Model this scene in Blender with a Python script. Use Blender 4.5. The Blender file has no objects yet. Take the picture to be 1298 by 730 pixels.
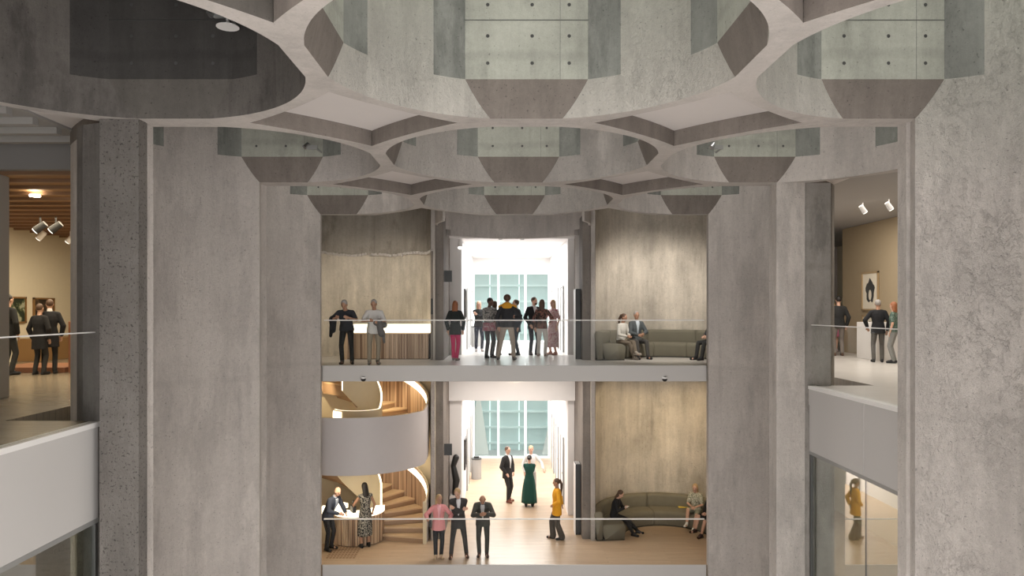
import bpy, math, random
import numpy as np
from mathutils import Vector, Matrix
random.seed(7)
S = 4.5
col = bpy.context.scene.collection
scene = bpy.context.scene
CX, CZ = -0.065*S, 1.42
F = 925.0
ZR = 3.76
SX = 0.962
RHO = 0.466
ROW0 = 0.535
R = math.radians

# ------------------------------------------------------------------ materials
def new_mat(name):
    m = bpy.data.materials.new(name); m.use_nodes = True
    nt = m.node_tree; b = nt.nodes['Principled BSDF']
    return m, nt, b
def flat(name, c, rough=0.6, metal=0.0, emit=None, es=0.0, noise=0.0, nscale=8.0, spec=0.5):
    m, nt, b = new_mat(name)
    b.inputs['Base Color'].default_value = (*c, 1)
    b.inputs['Roughness'].default_value = rough
    b.inputs['Metallic'].default_value = metal
    b.inputs['Specular IOR Level'].default_value = spec
    if emit:
        b.inputs['Emission Color'].default_value = (*emit, 1); b.inputs['Emission Strength'].default_value = es
    if noise:
        g = nt.nodes.new('ShaderNodeNewGeometry'); n = nt.nodes.new('ShaderNodeTexNoise'); n.inputs['Scale'].default_value = nscale
        n.inputs['Detail'].default_value = 4
        nt.links.new(g.outputs['Position'], n.inputs['Vector'])
        r = nt.nodes.new('ShaderNodeMapRange'); r.inputs['To Min'].default_value = 1-noise; r.inputs['To Max'].default_value = 1+noise
        nt.links.new(n.outputs['Fac'], r.inputs['Value'])
        x = nt.nodes.new('ShaderNodeVectorMath'); x.operation = 'SCALE'; x.inputs[0].default_value = c
        nt.links.new(r.outputs[0], x.inputs['Scale']); nt.links.new(x.outputs[0], b.inputs['Base Color'])
    return m
def concrete(name, c, var=0.16, streak=0.12, bump=0.25, pit=0.5, lines=0.0, c2=None, blotch=0.0, rough_scale=22, patch=.13, pits=.6, pt=.66, relief=0.0):
    m, nt, b = new_mat(name); N = nt.nodes.new; L = nt.links.new
    b.inputs['Roughness'].default_value = 0.9; b.inputs['Specular IOR Level'].default_value = 0.25
    g = N('ShaderNodeNewGeometry')
    def noise(scale, vec=(1,1,1), det=5, rough=0.6):
        mp = N('ShaderNodeMapping'); mp.inputs['Scale'].default_value = vec; L(g.outputs['Position'], mp.inputs['Vector'])
        n = N('ShaderNodeTexNoise'); n.inputs['Scale'].default_value = scale; n.inputs['Detail'].default_value = det; n.inputs['Roughness'].default_value = rough
        L(mp.outputs[0], n.inputs['Vector']); return n.outputs['Fac']
    def rng(v, a, bb, lo, hi):
        r = N('ShaderNodeMapRange'); r.inputs['From Min'].default_value = a; r.inputs['From Max'].default_value = bb
        r.inputs['To Min'].default_value = lo; r.inputs['To Max'].default_value = hi; L(v, r.inputs['Value']); return r.outputs[0]
    def mul(a, bb):
        x = N('ShaderNodeMath'); x.operation = 'MULTIPLY'; L(a, x.inputs[0]); L(bb, x.inputs[1]); return x.outputs[0]
    v = rng(noise(0.9), .3, .7, 1-var, 1+var)
    v = mul(v, rng(noise(2.2, (1,1,.06), 6), .3, .7, 1-streak, 1+streak))
    v = mul(v, rng(noise(9, (1,1,.12), 4), .25, .75, 1-streak*.6, 1+streak*.6))
    v = mul(v, rng(noise(14, det=6, rough=.75), .3, .7, .93, 1.07))
    fine = noise(70, det=3)
    v = mul(v, rng(fine, .3, .7, .95, 1.05))
    v = mul(v, rng(noise(30, det=2), pt, pt+.05, 1, pits))
    v = mul(v, rng(noise(1.7, (1,1,.35), det=8, rough=.7), .50, .60, 1, 1-patch))
    v = mul(v, rng(noise(1.1, (1,1,.7), det=10, rough=.8), .36, .44, 1+patch*.5, 1))
    v = mul(v, rng(noise(5, (1,1,.05), det=3), .64, .70, 1, 1-streak*.9))
    if relief: v = mul(v, rng(noise(.8, (1,1,.25), det=9, rough=.62), .60, .62, 1, 1.13))
    if not lines:
        w = N('ShaderNodeTexWave'); w.bands_direction = 'Z'; w.inputs['Scale'].default_value = .045; w.inputs['Distortion'].default_value = .6; w.inputs['Detail'].default_value = 2; w.inputs['Detail Scale'].default_value = .8
        L(g.outputs['Position'], w.inputs['Vector']); v = mul(v, rng(w.outputs['Fac'], 0, .0012, .94, 1))
    if blotch: v = mul(v, rng(noise(.5, (1,1,.5), 3), .45, .62, 1, 1-blotch))
    if lines:
        w = N('ShaderNodeTexWave'); w.bands_direction = 'Z'; w.inputs['Scale'].default_value = .28; w.inputs['Distortion'].default_value = 1.2; w.inputs['Detail'].default_value = 3
        L(g.outputs['Position'], w.inputs['Vector']); v = mul(v, rng(w.outputs['Fac'], 0, .05, 1-lines, 1))
    vm = N('ShaderNodeVectorMath'); vm.operation = 'SCALE'; vm.inputs[0].default_value = c; L(v, vm.inputs['Scale'])
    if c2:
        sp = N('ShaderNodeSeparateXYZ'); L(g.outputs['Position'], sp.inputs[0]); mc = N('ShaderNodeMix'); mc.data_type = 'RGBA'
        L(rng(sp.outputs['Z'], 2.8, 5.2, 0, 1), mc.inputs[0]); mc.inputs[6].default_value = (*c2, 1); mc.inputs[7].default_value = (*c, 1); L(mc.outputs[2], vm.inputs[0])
    L(vm.outputs[0], b.inputs['Base Color'])
    hgt = N('ShaderNodeMath'); hgt.operation = 'ADD'
    L(rng(noise(rough_scale, (1,1,.6), det=8, rough=.75), .3, .7, 0, 1), hgt.inputs[0]); L(mul(rng(fine, .3, .7, 0, .3), rng(noise(1.3), .4, .6, .3, 1.5)), hgt.inputs[1])
    bp = N('ShaderNodeBump'); bp.inputs['Strength'].default_value = bump; bp.inputs['Distance'].default_value = .03*pit
    hout = hgt.outputs[0]
    if relief:
        r1 = mul(rng(noise(7, (1,1,.7), det=9, rough=.7), .50, .54, 0, 1), rng(noise(.9, (1,1,.5), det=2), .45, .60, .15, relief))
        h2 = N('ShaderNodeMath'); h2.operation = 'ADD'; L(hout, h2.inputs[0]); L(r1, h2.inputs[1]); hout = h2.outputs[0]
    L(hout, bp.inputs['Height']); L(bp.outputs[0], b.inputs['Normal'])
    return m
def glass(name, tint, base, ior=1.5, gl=(1,1,1)):
    m, nt, b = new_mat(name); N = nt.nodes.new; L = nt.links.new
    nt.nodes.remove(b); out = nt.nodes['Material Output']
    t = N('ShaderNodeBsdfTransparent'); t.inputs[0].default_value = (*tint, 1)
    gsy = N('ShaderNodeBsdfGlossy'); gsy.inputs['Roughness'].default_value = 0.0; gsy.inputs['Color'].default_value = (*gl, 1)
    f = N('ShaderNodeFresnel'); gg = N('ShaderNodeNewGeometry'); q = N('ShaderNodeMath'); q.operation = 'MULTIPLY_ADD'
    q.inputs[1].default_value = 1/ior-ior; q.inputs[2].default_value = ior; L(gg.outputs['Backfacing'], q.inputs[0]); L(q.outputs[0], f.inputs['IOR'])
    a = N('ShaderNodeMath'); a.operation = 'MULTIPLY_ADD'; a.use_clamp = True; a.inputs[1].default_value = .10 if base == 0 else .6; a.inputs[2].default_value = base
    L(f.outputs[0], a.inputs[0]); mx = N('ShaderNodeMixShader'); L(a.outputs[0], mx.inputs[0]); L(t.outputs[0], mx.inputs[1]); L(gsy.outputs[0], mx.inputs[2])
    L(mx.outputs[0], out.inputs['Surface']); return m
def planks(name, c1, c2, rough=0.35, sx=.14, sy=1.6):
    m, nt, b = new_mat(name); N = nt.nodes.new; L = nt.links.new
    g = N('ShaderNodeNewGeometry'); mp = N('ShaderNodeMapping'); L(g.outputs['Position'], mp.inputs['Vector'])
    br = N('ShaderNodeTexBrick'); br.inputs['Scale'].default_value = 1; br.inputs['Brick Width'].default_value = sy; br.inputs['Row Height'].default_value = sx
    br.inputs['Mortar Size'].default_value = .004; br.inputs['Color1'].default_value = (*c1, 1); br.inputs['Color2'].default_value = (*c2, 1)
    br.inputs['Mortar'].default_value = (*[v*.6 for v in c1], 1); L(mp.outputs[0], br.inputs['Vector'])
    n = N('ShaderNodeTexNoise'); n.inputs['Scale'].default_value = 3; mp2 = N('ShaderNodeMapping'); mp2.inputs['Scale'].default_value = (.6, 6, 1)
    L(g.outputs['Position'], mp2.inputs['Vector']); L(mp2.outputs[0], n.inputs['Vector'])
    mx = N('ShaderNodeMix'); mx.data_type = 'RGBA'; mx.blend_type = 'MULTIPLY'; mx.inputs[0].default_value = .35
    L(br.outputs['Color'], mx.inputs[6]); L(n.outputs['Fac'], mx.inputs[7]); L(mx.outputs[2], b.inputs['Base Color'])
    b.inputs['Roughness'].default_value = rough
    return m
def slat_mat(name):
    m, nt, b = new_mat(name); N = nt.nodes.new; L = nt.links.new
    oi = N('ShaderNodeTexCoord'); n = N('ShaderNodeTexNoise'); n.inputs['Scale'].default_value = 14; n.inputs['Detail'].default_value = 1
    g = N('ShaderNodeNewGeometry'); mp = N('ShaderNodeMapping'); mp.inputs['Scale'].default_value = (1,1,0.02)
    L(g.outputs['Position'], mp.inputs['Vector']); L(mp.outputs[0], n.inputs['Vector'])
    cr = N('ShaderNodeValToRGB'); e = cr.color_ramp.elements; e[0].position = .35; e[0].color = (.22,.13,.08,1); e[1].position = .62; e[1].color = (.62,.45,.31,1)
    L(n.outputs['Fac'], cr.inputs[0]); L(cr.outputs[0], b.inputs['Base Color']); b.inputs['Roughness'].default_value = .5
    return m
def pattern(name, c1, c2, c3, scale=22, t=.5):
    m, nt, b = new_mat(name); N = nt.nodes.new; L = nt.links.new
    tc = N('ShaderNodeTexCoord'); v = N('ShaderNodeTexNoise'); v.inputs['Scale'].default_value = scale; v.inputs['Detail'].default_value = 2
    L(tc.outputs['Object'], v.inputs['Vector'])
    cr = N('ShaderNodeValToRGB'); cr.color_ramp.interpolation = 'CONSTANT'; e = cr.color_ramp.elements
    e[0].position = 0; e[0].color = (*c1, 1); e[1].position = t; e[1].color = (*c2, 1); q = e.new(min(t+.09, .98)); q.color = (*c3, 1)
    L(v.outputs['Fac'], cr.inputs[0]); L(cr.outputs[0], b.inputs['Base Color']); b.inputs['Roughness'].default_value = .85
    return m

M = {}
PK = (.545,.50,.465)
M['conc'] = concrete('concrete wall', PK, bump=.6, pit=1.0, streak=.08, var=.07, relief=.5)
M['conc_r'] = concrete('concrete rough plaster', (.52,.48,.445), bump=.8, pit=1.4, streak=.08, relief=.8, var=.09)
M['conc_up'] = concrete('concrete daylight', (.56,.555,.49), bump=.8, pit=1.4, streak=.08, c2=(.64,.585,.545), patch=.10, relief=.8, var=.07)  # greenish daylight painted into the upper concrete, pinker lower down
M['conc_dark'] = concrete('concrete dark', (.135,.122,.112), bump=.4, streak=.15, var=.22, patch=.3)  # shade of the left drums put into the colour; also used for the roof
M['panel_shade'] = concrete('infill shaded', (.06,.056,.053), bump=.2, streak=.12, lines=.15)
M['panel'] = concrete('board infill', (.38,.385,.335), bump=.3, streak=.1, lines=.12)
M['strip'] = concrete('grey strip', (.22,.225,.205), bump=.35, streak=.16, patch=.3)
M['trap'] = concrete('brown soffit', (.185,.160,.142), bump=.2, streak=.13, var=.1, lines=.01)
M['trap_shade'] = concrete('brown soffit shaded', (.11,.10,.09), bump=.2, streak=.13, var=.1, lines=.01)
M['cut'] = concrete('cut concrete', (.45,.415,.39), bump=.15, streak=.04, var=.08, lines=.01, patch=.12, pits=.8)
M['agg'] = concrete('cut aggregate', (.28,.255,.235), bump=.9, pit=1.5, streak=.05, blotch=.1, pits=.45, pt=.60)  # aggregate colour darkened for the shade on the left pillar
M['pillar'] = concrete('pillar board', (.34,.315,.29), bump=.4, streak=.12, lines=.08, blotch=.2, patch=.3)
M['pillar_shade'] = concrete('pillar shaded', (.15,.137,.127), bump=.4, streak=.14, lines=.08, patch=.35)  # pillar concrete with the shade painted into its colour
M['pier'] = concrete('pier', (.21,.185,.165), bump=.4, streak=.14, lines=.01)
M['niche'] = concrete('niche concrete', (.50,.45,.38), bump=.5, streak=.15, patch=.15)
M['niche_up'] = concrete('niche upper', (.31,.28,.245), bump=.6, streak=.14, patch=.25)
M['white'] = flat('white plaster', (.74,.71,.69), .8, noise=.03, nscale=2)
M['star'] = flat('star plaster', (.60,.56,.54), .9, noise=.04, nscale=1)
M['fascia'] = flat('white fascia', (.53,.51,.495), .65, noise=.02, nscale=1)
M['cap'] = flat('pale sill', (.8,.78,.76), .5)
M['cream'] = flat('cream plaster', (.72,.63,.46), .8, noise=.03)
M['ribbon'] = flat('ribbon plaster', (.50,.46,.45), .55, noise=.02)
M['wood_floor'] = planks('oak floor', (.62,.46,.32), (.56,.40,.27), .32)
M['pale_floor'] = planks('pale floor', (.80,.75,.70), (.74,.69,.64), .28)
M['gal_floor'] = planks('gallery floor', (.33,.27,.20), (.30,.245,.18), .25)
M['oak'] = flat('oak', (.60,.44,.28), .45, noise=.1, nscale=12)
M['riser'] = flat('oak riser', (.36,.23,.14), .5)
M['oak_d'] = flat('dark oak', (.25,.15,.09), .5)  # darker oak of the ceiling slats and floor grilles
M['slat'] = slat_mat('vertical slats')
M['slat_back'] = flat('slat gap', (.06,.04,.03), .8)
M['glow'] = flat('warm light', (1,.95,.85), .5, emit=(1,.86,.62), es=2.6)
M['glow_w'] = flat('white light', (1,1,1), .5, emit=(1,.97,.92), es=9)
M['glow_l'] = flat('lamp light', (1,1,1), .5, emit=(1,.85,.6), es=30)
M['lens'] = flat('lens', (1,1,1), .3, emit=(1,.95,.85), es=3)
M['black'] = flat('black', (.02,.02,.02), .45)
M['dark'] = flat('dark metal', (.06,.06,.058), .4)
M['steel'] = flat('steel', (.5,.5,.5), .3, .9)
M['grey'] = flat('grey metal', (.33,.33,.32), .45, .3)
M['sofa'] = flat('olive sofa fabric', (.17,.155,.115), .95, noise=.12, nscale=6)
M['sofa_d'] = flat('sofa base', (.05,.047,.038), .95)
M['glass'] = glass('rail glass', (.985,.992,.988), .0)
M['glass_w'] = glass('gallery glass', (.80,.86,.83), .28)
M['glass_win'] = glass('window glass', (.93,.98,.975), .0)
M['mull'] = flat('white mullion', (.9,.95,.95), .4, emit=(.9,1,1), es=.3)  # weak emission brightens the mullions, which are no lamps
M['tan'] = flat('tan wall', (.37,.29,.185), .85, noise=.03)
M['gwhite'] = flat('gallery white', (.72,.66,.52), .8, noise=.03)
M['gceil'] = flat('gallery ceiling', (.30,.285,.27), .8)
M['beam'] = flat('grey beam', (.20,.19,.185), .7)
M['wceil'] = flat('wood ceiling', (.30,.17,.08), .6)
M['frame'] = flat('gilt frame', (.30,.17,.07), .4, .2)
M['pwood'] = flat('pale frame', (.40,.28,.15), .5)
M['paper'] = flat('paper', (.75,.68,.55), .8)
M['paint1'] = pattern('painting green', (.02,.03,.015), (.10,.12,.06), (.35,.36,.26), 5)
M['paint2'] = pattern('painting brown', (.03,.02,.012), (.08,.05,.03), (.2,.14,.08), 5)
M['facade'] = flat('facade', (.56,.65,.65), .5)
M['pave'] = flat('paving', (.5,.5,.5), .8)
M['terra'] = flat('brown bench', (.26,.11,.055), .5)
M['green'] = flat('green board', (.03,.30,.20), .6)

# ------------------------------------------------------------------ mesh helper
class MB:
    def __init__(s): s.v = []; s.f = []; s.mi = []
    def add(s, vs, fs, mi=0):
        o = len(s.v); s.v += [tuple(map(float, v)) for v in vs]; s.f += [tuple(i+o for i in f) for f in fs]; s.mi += [mi]*len(fs)
    def box(s, a, b, mi=0):
        x0,y0,z0 = a; x1,y1,z1 = b
        s.add([(x0,y0,z0),(x1,y0,z0),(x1,y1,z0),(x0,y1,z0),(x0,y0,z1),(x1,y0,z1),(x1,y1,z1),(x0,y1,z1)],
              [(0,3,2,1),(4,5,6,7),(0,1,5,4),(1,2,6,5),(2,3,7,6),(3,0,4,7)], mi)
    def prism(s, pts, z0, z1, mi=0):           # pts counter-clockwise
        n = len(pts)
        s.add([(x,y,z0) for x,y in pts]+[(x,y,z1) for x,y in pts],
              [tuple(range(n-1,-1,-1)), tuple(range(n,2*n))]+[(i,(i+1)%n,n+(i+1)%n,n+i) for i in range(n)], mi)
    def rings(s, rings, mi=0, caps=True):
        n = len(rings[0]); vs = [v for r in rings for v in r]; fs = []
        for k in range(len(rings)-1):
            for i in range(n):
                j = (i+1)%n; fs.append((k*n+i, k*n+j, (k+1)*n+j, (k+1)*n+i))
        if caps: fs += [tuple(range(n-1,-1,-1)), tuple(range((len(rings)-1)*n, len(rings)*n))]
        s.add(vs, fs, mi)
    def ell(s, c, u, w, rx, ry, n=14):          # ring of an ellipse
        c = Vector(c); return [c+u*(rx*math.cos(2*math.pi*i/n))+w*(ry*math.sin(2*math.pi*i/n)) for i in range(n)]
    def cap(s, a, b, r1, r2, mi=0, n=12):
        a = Vector(a); b = Vector(b); d = (b-a)
        if d.length < 1e-5: d = Vector((0,0,1e-4))
        d.normalize(); u = d.orthogonal().normalized(); w = d.cross(u)
        rs = [s.ell(a+d*(-r1*math.sin(t)), u, w, r1*math.cos(t), r1*math.cos(t), n) for t in (1.45,1.0,.5)]
        rs += [s.ell(a,u,w,r1,r1,n), s.ell(b,u,w,r2,r2,n)]
        rs += [s.ell(b+d*(r2*math.sin(t)), u, w, r2*math.cos(t), r2*math.cos(t), n) for t in (.5,1.0,1.45)]
        s.rings(rs, mi)
    def ball(s, c, rx, ry, rz, Rm=None, n=14, mi=0):
        c = Vector(c); Rm = Rm or Matrix.Identity(3); rs = []
        for k in range(1, 10):
            t = -math.pi/2+math.pi*k/10
            rs.append([c+Rm@Vector((rx*math.cos(t)*math.cos(2*math.pi*i/n), ry*math.cos(t)*math.sin(2*math.pi*i/n), rz*math.sin(t))) for i in range(n)])
        s.rings(rs, mi)
    def cyl(s, a, b, r, mi=0, n=20, r2=None):
        a = Vector(a); b = Vector(b); d = (b-a).normalized(); u = d.orthogonal().normalized(); w = d.cross(u)
        s.rings([s.ell(a,u,w,r,r,n), s.ell(b,u,w,r2 or r,r2 or r,n)], mi)
    def build(s, name, mats, parent=None, smooth=False, loc=None, bevel=0):
        me = bpy.data.meshes.new(name); me.from_pydata(s.v, [], s.f); me.update()
        if not isinstance(mats, (list, tuple)): mats = [mats]
        for m in mats: me.materials.append(m)
        for p, k in zip(me.polygons, s.mi): p.material_index = k; p.use_smooth = smooth
        o = bpy.data.objects.new(name, me); col.objects.link(o)
        if parent: o.parent = parent
        if loc: o.location = loc
        if bevel:
            bv = o.modifiers.new('bevel', 'BEVEL'); bv.width = bevel; bv.segments = 2; bv.limit_method = 'ANGLE'
        return o
def thing(name, label, cat, loc, rz=0, group=None):
    o = bpy.data.objects.new(name, None); col.objects.link(o); o.location = loc; o.rotation_euler = (0,0,rz); o.empty_display_size = .1
    o['label'] = label; o['category'] = cat
    if group: o['group'] = group
    return o
def tag(o, label, cat, group=None):
    o['label'] = label; o['category'] = cat
    if group: o['group'] = group
    return o
def struct(o): o['kind'] = 'structure'; return o
def sbox(name, X0, X1, d0, d1, z0, z1, mat, bevel=0):   # structure box in silo units
    b = MB(); b.box((X0*S,d0*S,z0), (X1*S,d1*S,z1)); return struct(b.build(name, mat, bevel=bevel))

# ------------------------------------------------------------------ silo cells
def rout(th, hx=SX/2, hy=.5):
    a = math.degrees(th) % 90; q = int((math.degrees(th) % 360)//90)
    if q % 2: a = 90-a                           # angle from x axis in first-quadrant sense
    c, s_ = math.cos(R(a)), math.sin(R(a))
    tile = min(hx/c if c > 1e-6 else 9, hy/s_ if s_ > 1e-6 else 9)
    D = a-45
    rs = .502+(.023*(D/21.3)**2 if D < 0 else .0336*(D/24)**2)
    if rs < tile-1e-4: return rs, tile, True
    return tile, tile, False
C1, C0 = .4355, .4555
def rin(th, c):
    r = RHO
    for k in range(4):
        f = math.cos(th-k*math.pi/2)
        if f > .5: r = min(r, c/f)
    return r
HW1 = math.asin(math.sqrt(RHO**2-C1**2)/RHO); HW0 = math.acos(C0/RHO)
def angles():
    a = set(round(2*math.pi*i/192, 6) for i in range(192))
    for k in range(4):
        for h in (HW1, HW0, .56, HW1*.999):
            for s_ in (-1, 1): a.add(round((k*math.pi/2+s_*h) % (2*math.pi), 6))
        for t in (.4138, .4142, .80476, 1.199, 1.2):
            a.add(round((k*math.pi/2+(t if k % 2 == 0 else math.pi/2-t)) % (2*math.pi), 6))
    return sorted(a)
ANG = angles()
def cell_shell(i, j, mats, ztop, faces=(0,1,2,3)):
    cx, cy = i*SX, j+ROW0
    z1 = ZR+.455
    b = MB()
    P = lambda r, t, z: ((cx+r*math.cos(t))*S, (cy+r*math.sin(t))*S, z)
    n = len(ANG)
    for q in range(n):
        t0 = ANG[q]; t1 = ANG[(q+1) % n]
        if t1 < t0: t1 += 2*math.pi
        tm = (t0+t1)/2
        if t1-t0 < 1e-7: continue
        # distance from nearest cardinal direction
        dm = abs((tm+math.pi/4) % (math.pi/2)-math.pi/4)
        ra0, ra1 = rin(t0, C0), rin(t1, C0); rb0, rb1 = rin(t0, C1), rin(t1, C1)
        ismid = dm < HW1
        # lower sloped band
        d0_ = abs((t0+math.pi/4) % (math.pi/2)-math.pi/4); d1_ = abs((t1+math.pi/4) % (math.pi/2)-math.pi/4)
        zf = lambda d: max(ZR, min(z1, ZR+.455*(C0-RHO*math.cos(d))/(C0-C1)))
        if dm >= HW0: b.add([P(RHO,t0,ZR), P(RHO,t1,ZR), P(RHO,t1,zf(d1_)), P(RHO,t0,zf(d0_))], [(0,3,2,1)], 0)
        mi = 2 if dm < HW1 else (3 if dm < .56 else 0)
        off = 0
        zb = z1
        b.add([P(rb0-off,t0,zb), P(rb1-off,t1,zb), P(rb1-off,t1,ztop), P(rb0-off,t0,ztop)], [(0,3,2,1)], mi)
        o0, T0, st0 = rout(t0); o1, T1, st1 = rout(t1)
        b.add([P(ra0,t0,ZR), P(ra1,t1,ZR), P(o1,t1,ZR), P(o0,t0,ZR)], [(0,1,2,3)], 4)
        if rout(tm)[2]:
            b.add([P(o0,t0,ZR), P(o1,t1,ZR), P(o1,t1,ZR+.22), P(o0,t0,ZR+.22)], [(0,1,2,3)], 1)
            b.add([P(o0,t0,ZR+.22), P(o1,t1,ZR+.22), P(T1,t1,ZR+.22), P(T0,t0,ZR+.22)], [(0,1,2,3)], 5)
        # outer skin
        zs = ZR+.22 if rout(tm)[2] else ZR
        b.add([P(T0,t0,zs), P(T1,t1,zs), P(T1,t1,ztop), P(T0,t0,ztop)], [(0,1,2,3)], 0)
        b.add([P(rb0,t0,ztop), P(rb1,t1,ztop), P(T1,t1,ztop), P(T0,t0,ztop)], [(0,1,2,3)], 0)
    for k in range(4):
        a = k*math.pi/2
        ds = sorted(set([HW0+(HW1-HW0)*q/8 for q in range(9)]+[x-a if x-a > 0 else x-a+2*math.pi for x in ANG if HW0 < (x-a) % (2*math.pi) < HW1]))
        zf = lambda d: ZR+.455*(C0-RHO*math.cos(d))/(C0-C1)
        ds = [d for d in ds if HW0-1e-6 <= d <= HW1+1e-6]
        vs = [P(RHO,a+d,zf(d)) for d in ds]+[P(RHO,a-d,zf(d)) for d in ds[::-1]]
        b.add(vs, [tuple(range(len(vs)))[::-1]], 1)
    if faces:
        yb = (cy+C1)*S-.003
        for zz in (4.41, 4.74, 5.12, 5.5, 5.9):
            for xx in (-.105, .015, .115):
                c0 = (cx+xx)*S
                b.add([(c0+.022*math.cos(2*math.pi*q/10), yb, zz+.022*math.sin(2*math.pi*q/10)) for q in range(10)], [tuple(range(10))], 6)
        for zz in (4.93, 5.72): b.box(((cx-.17)*S, yb, zz), ((cx+.17)*S, yb+.004, zz+.008), 6)
        b.box(((cx+.09)*S, yb, z1), ((cx+.09)*S+.006, yb+.004, ztop), 3)
    o = b.build('wall_silo', list(mats)+[M['dark']]); struct(o)
    return o
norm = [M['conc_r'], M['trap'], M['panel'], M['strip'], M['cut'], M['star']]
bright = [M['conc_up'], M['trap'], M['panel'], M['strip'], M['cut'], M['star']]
shadem = [M['conc_dark'], M['trap_shade'], M['panel_shade'], M['panel_shade'], M['cut'], M['star']]  # dark copies of the drum materials paint the shade in the left drums
ZT = ZR+5.2
for j in range(0, 4):
    for i in (-1, 0, 1):
        mats = norm
        if j >= 2 and i: mats = [M['conc']]+norm[1:]
        if j <= 1: mats = shadem if i == -1 else bright
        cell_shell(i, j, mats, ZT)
# roof over the darker cells
def roof(X0, X1, d0, d1, z=ZT):
    b = MB(); b.box((X0*S, d0*S, z), (X1*S, d1*S, z+.2)); struct(b.build('ceiling', M['conc_dark']))
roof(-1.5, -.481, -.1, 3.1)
roof(-1.5, 1.5, 4.1, 7.2)

# lower silo walls (arc pieces below the cut plane)
def arc_wall(i, j, t0, t1, z0, z1, mats, inner=None, outer=None, name='wall_silo', n=60, capm=1):
    cx, cy = i*SX, j+ROW0; b = MB()
    P = lambda r, t, z: ((cx+r*math.cos(t))*S, (cy+r*math.sin(t))*S, z)
    ts = [R(t0)+(R(t1)-R(t0))*k/n for k in range(n+1)]
    for k in range(n):
        a, c = ts[k], ts[k+1]
        ri0 = inner or rin(a, C0); ri1 = inner or rin(c, C0)
        ro0 = outer or rout(a)[0]; ro1 = outer or rout(c)[0]
        b.add([P(ri0,a,z0), P(ri1,c,z0), P(ri1,c,z1), P(ri0,a,z1)], [(0,3,2,1)], 0)
        b.add([P(ro0,a,z0), P(ro1,c,z0), P(ro1,c,z1), P(ro0,a,z1)], [(0,1,2,3)], 0)
        b.add([P(ri0,a,z0), P(ri1,c,z0), P(ro1,c,z0), P(ro0,a,z0)], [(0,1,2,3)], 0)
        b.add([P(ri0,a,z1), P(ri1,c,z1), P(ro1,c,z1), P(ro0,a,z1)], [(3,2,1,0)], 0)
    for t in (ts[0], ts[-1]):
        ri = inner or rin(t, C0); ro = outer or rout(t)[0]
        b.add([P(ri,t,z0), P(ro,t,z0), P(ro,t,z1), P(ri,t,z1)], [(0,1,2,3)], capm)
    return struct(b.build(name, mats))
ZB = -10.0
WM = [M['conc'], M['conc']]
c_ang = math.degrees(HW0)   # chord corner angle off the cardinal
arc_wall(1, 1, -(90-c_ang), 90-c_ang, ZB, ZR, [M['conc_up'], M['conc']])      # near right drum
arc_wall(-1, 2, 90+c_ang, 270-c_ang, ZB, ZR, WM)
arc_wall(-1, 3, 90+c_ang, 270-c_ang, ZB, ZR, WM)
arc_wall(1, 3, -(90-c_ang), 90-c_ang, ZB, ZR, WM)
XJ = SX+RHO*math.sin(HW0)    # jamb plane
# pillar stubs beside the openings
def pil(pts, z0, z1, mats, name='wall_pillar'):
    b = MB(); P = [(x*S, d*S) for x, d in pts]
    ar = sum(P[k][0]*P[(k+1)%len(P)][1]-P[(k+1)%len(P)][0]*P[k][1] for k in range(len(P)))
    if ar < 0: P = P[::-1]
    b.prism(P, z0, z1); return struct(b.build(name, mats))
pil([(-XJ+.002,1.992),(-1.165,1.992),(-1.165,2.04),(-XJ+.002,2.04)], ZB, ZR, M['agg'])
pil([(-1.165,2.035),(-1.165,2.09),(-1.275,2.13),(-1.29,2.10),(-1.25,2.06),(-1.20,2.04)], ZB, ZR, M['pillar_shade'])
pil([(XJ-.002,2.03),(1.2,2.03),(1.2,2.075),(XJ-.002,2.075)], ZB, ZR, M['conc'])
pil([(XJ-.002,2.992),(1.175,2.992),(1.175,3.04),(XJ-.002,3.04)], ZB, ZR, M['conc'])
pil([(1.175,3.00),(1.285,3.00),(1.285,3.06),(1.175,3.06)], ZB, ZR, M['pillar'])
pil([(1.285,3.04),(1.315,3.055),(1.34,3.09),(1.345,3.14),(1.285,3.14)], ZB, ZR+.02, M['niche_up'])

# ------------------------------------------------------------------ cell row 4 (niches and passage)
J = 4
# left niche: upper storey with the ragged pour line, lower storey plastered
arc_wall(-1, J, -4, 268-c_ang, 3.1, ZT, [M['niche_up'], M['conc']])
arc_wall(-1, J, -4, 268-c_ang, -.39, 3.1, [M['niche'], M['conc']], inner=RHO+.004)
arc_wall(-1, J, -4, 268-c_ang, ZB, -.39, [M['cream'], M['conc']])
arc_wall(1, J, -(88-c_ang), 184, -.39, ZT, [M['niche'], M['conc']])
arc_wall(1, J, -(88-c_ang), 184, ZB, -.39, [M['niche'], M['conc']])
# ragged ledge at pour line
b = MB(); t = -4.0; cx, cy = -SX, J+ROW0
tt = [R(-4+ (200)*k/220) for k in range(221)]
prev = None
for a in tt:
    zz = 3.1+.025*math.sin(a*9)+random.uniform(-.02,.02); r1 = RHO-.006-random.uniform(0,.008)
    ring = [((cx+r*math.cos(a))*S, (cy+r*math.sin(a))*S, z) for r, z in ((RHO+.005, zz-.03), (r1, zz-.03-random.uniform(0,.02)), (r1, zz+.03), (RHO+.005, zz+.04))]
    if prev: b.rings([prev, ring], 0, True)
    prev = ring
struct(b.build('trim_1', M['cut']))
for s_ in (-1, 1):
    sbox('wall_pillar', *sorted((s_*.432, s_*.512)), 4.53, 5.06, ZB, ZR+.3, M['pier'], bevel=.01)
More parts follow.
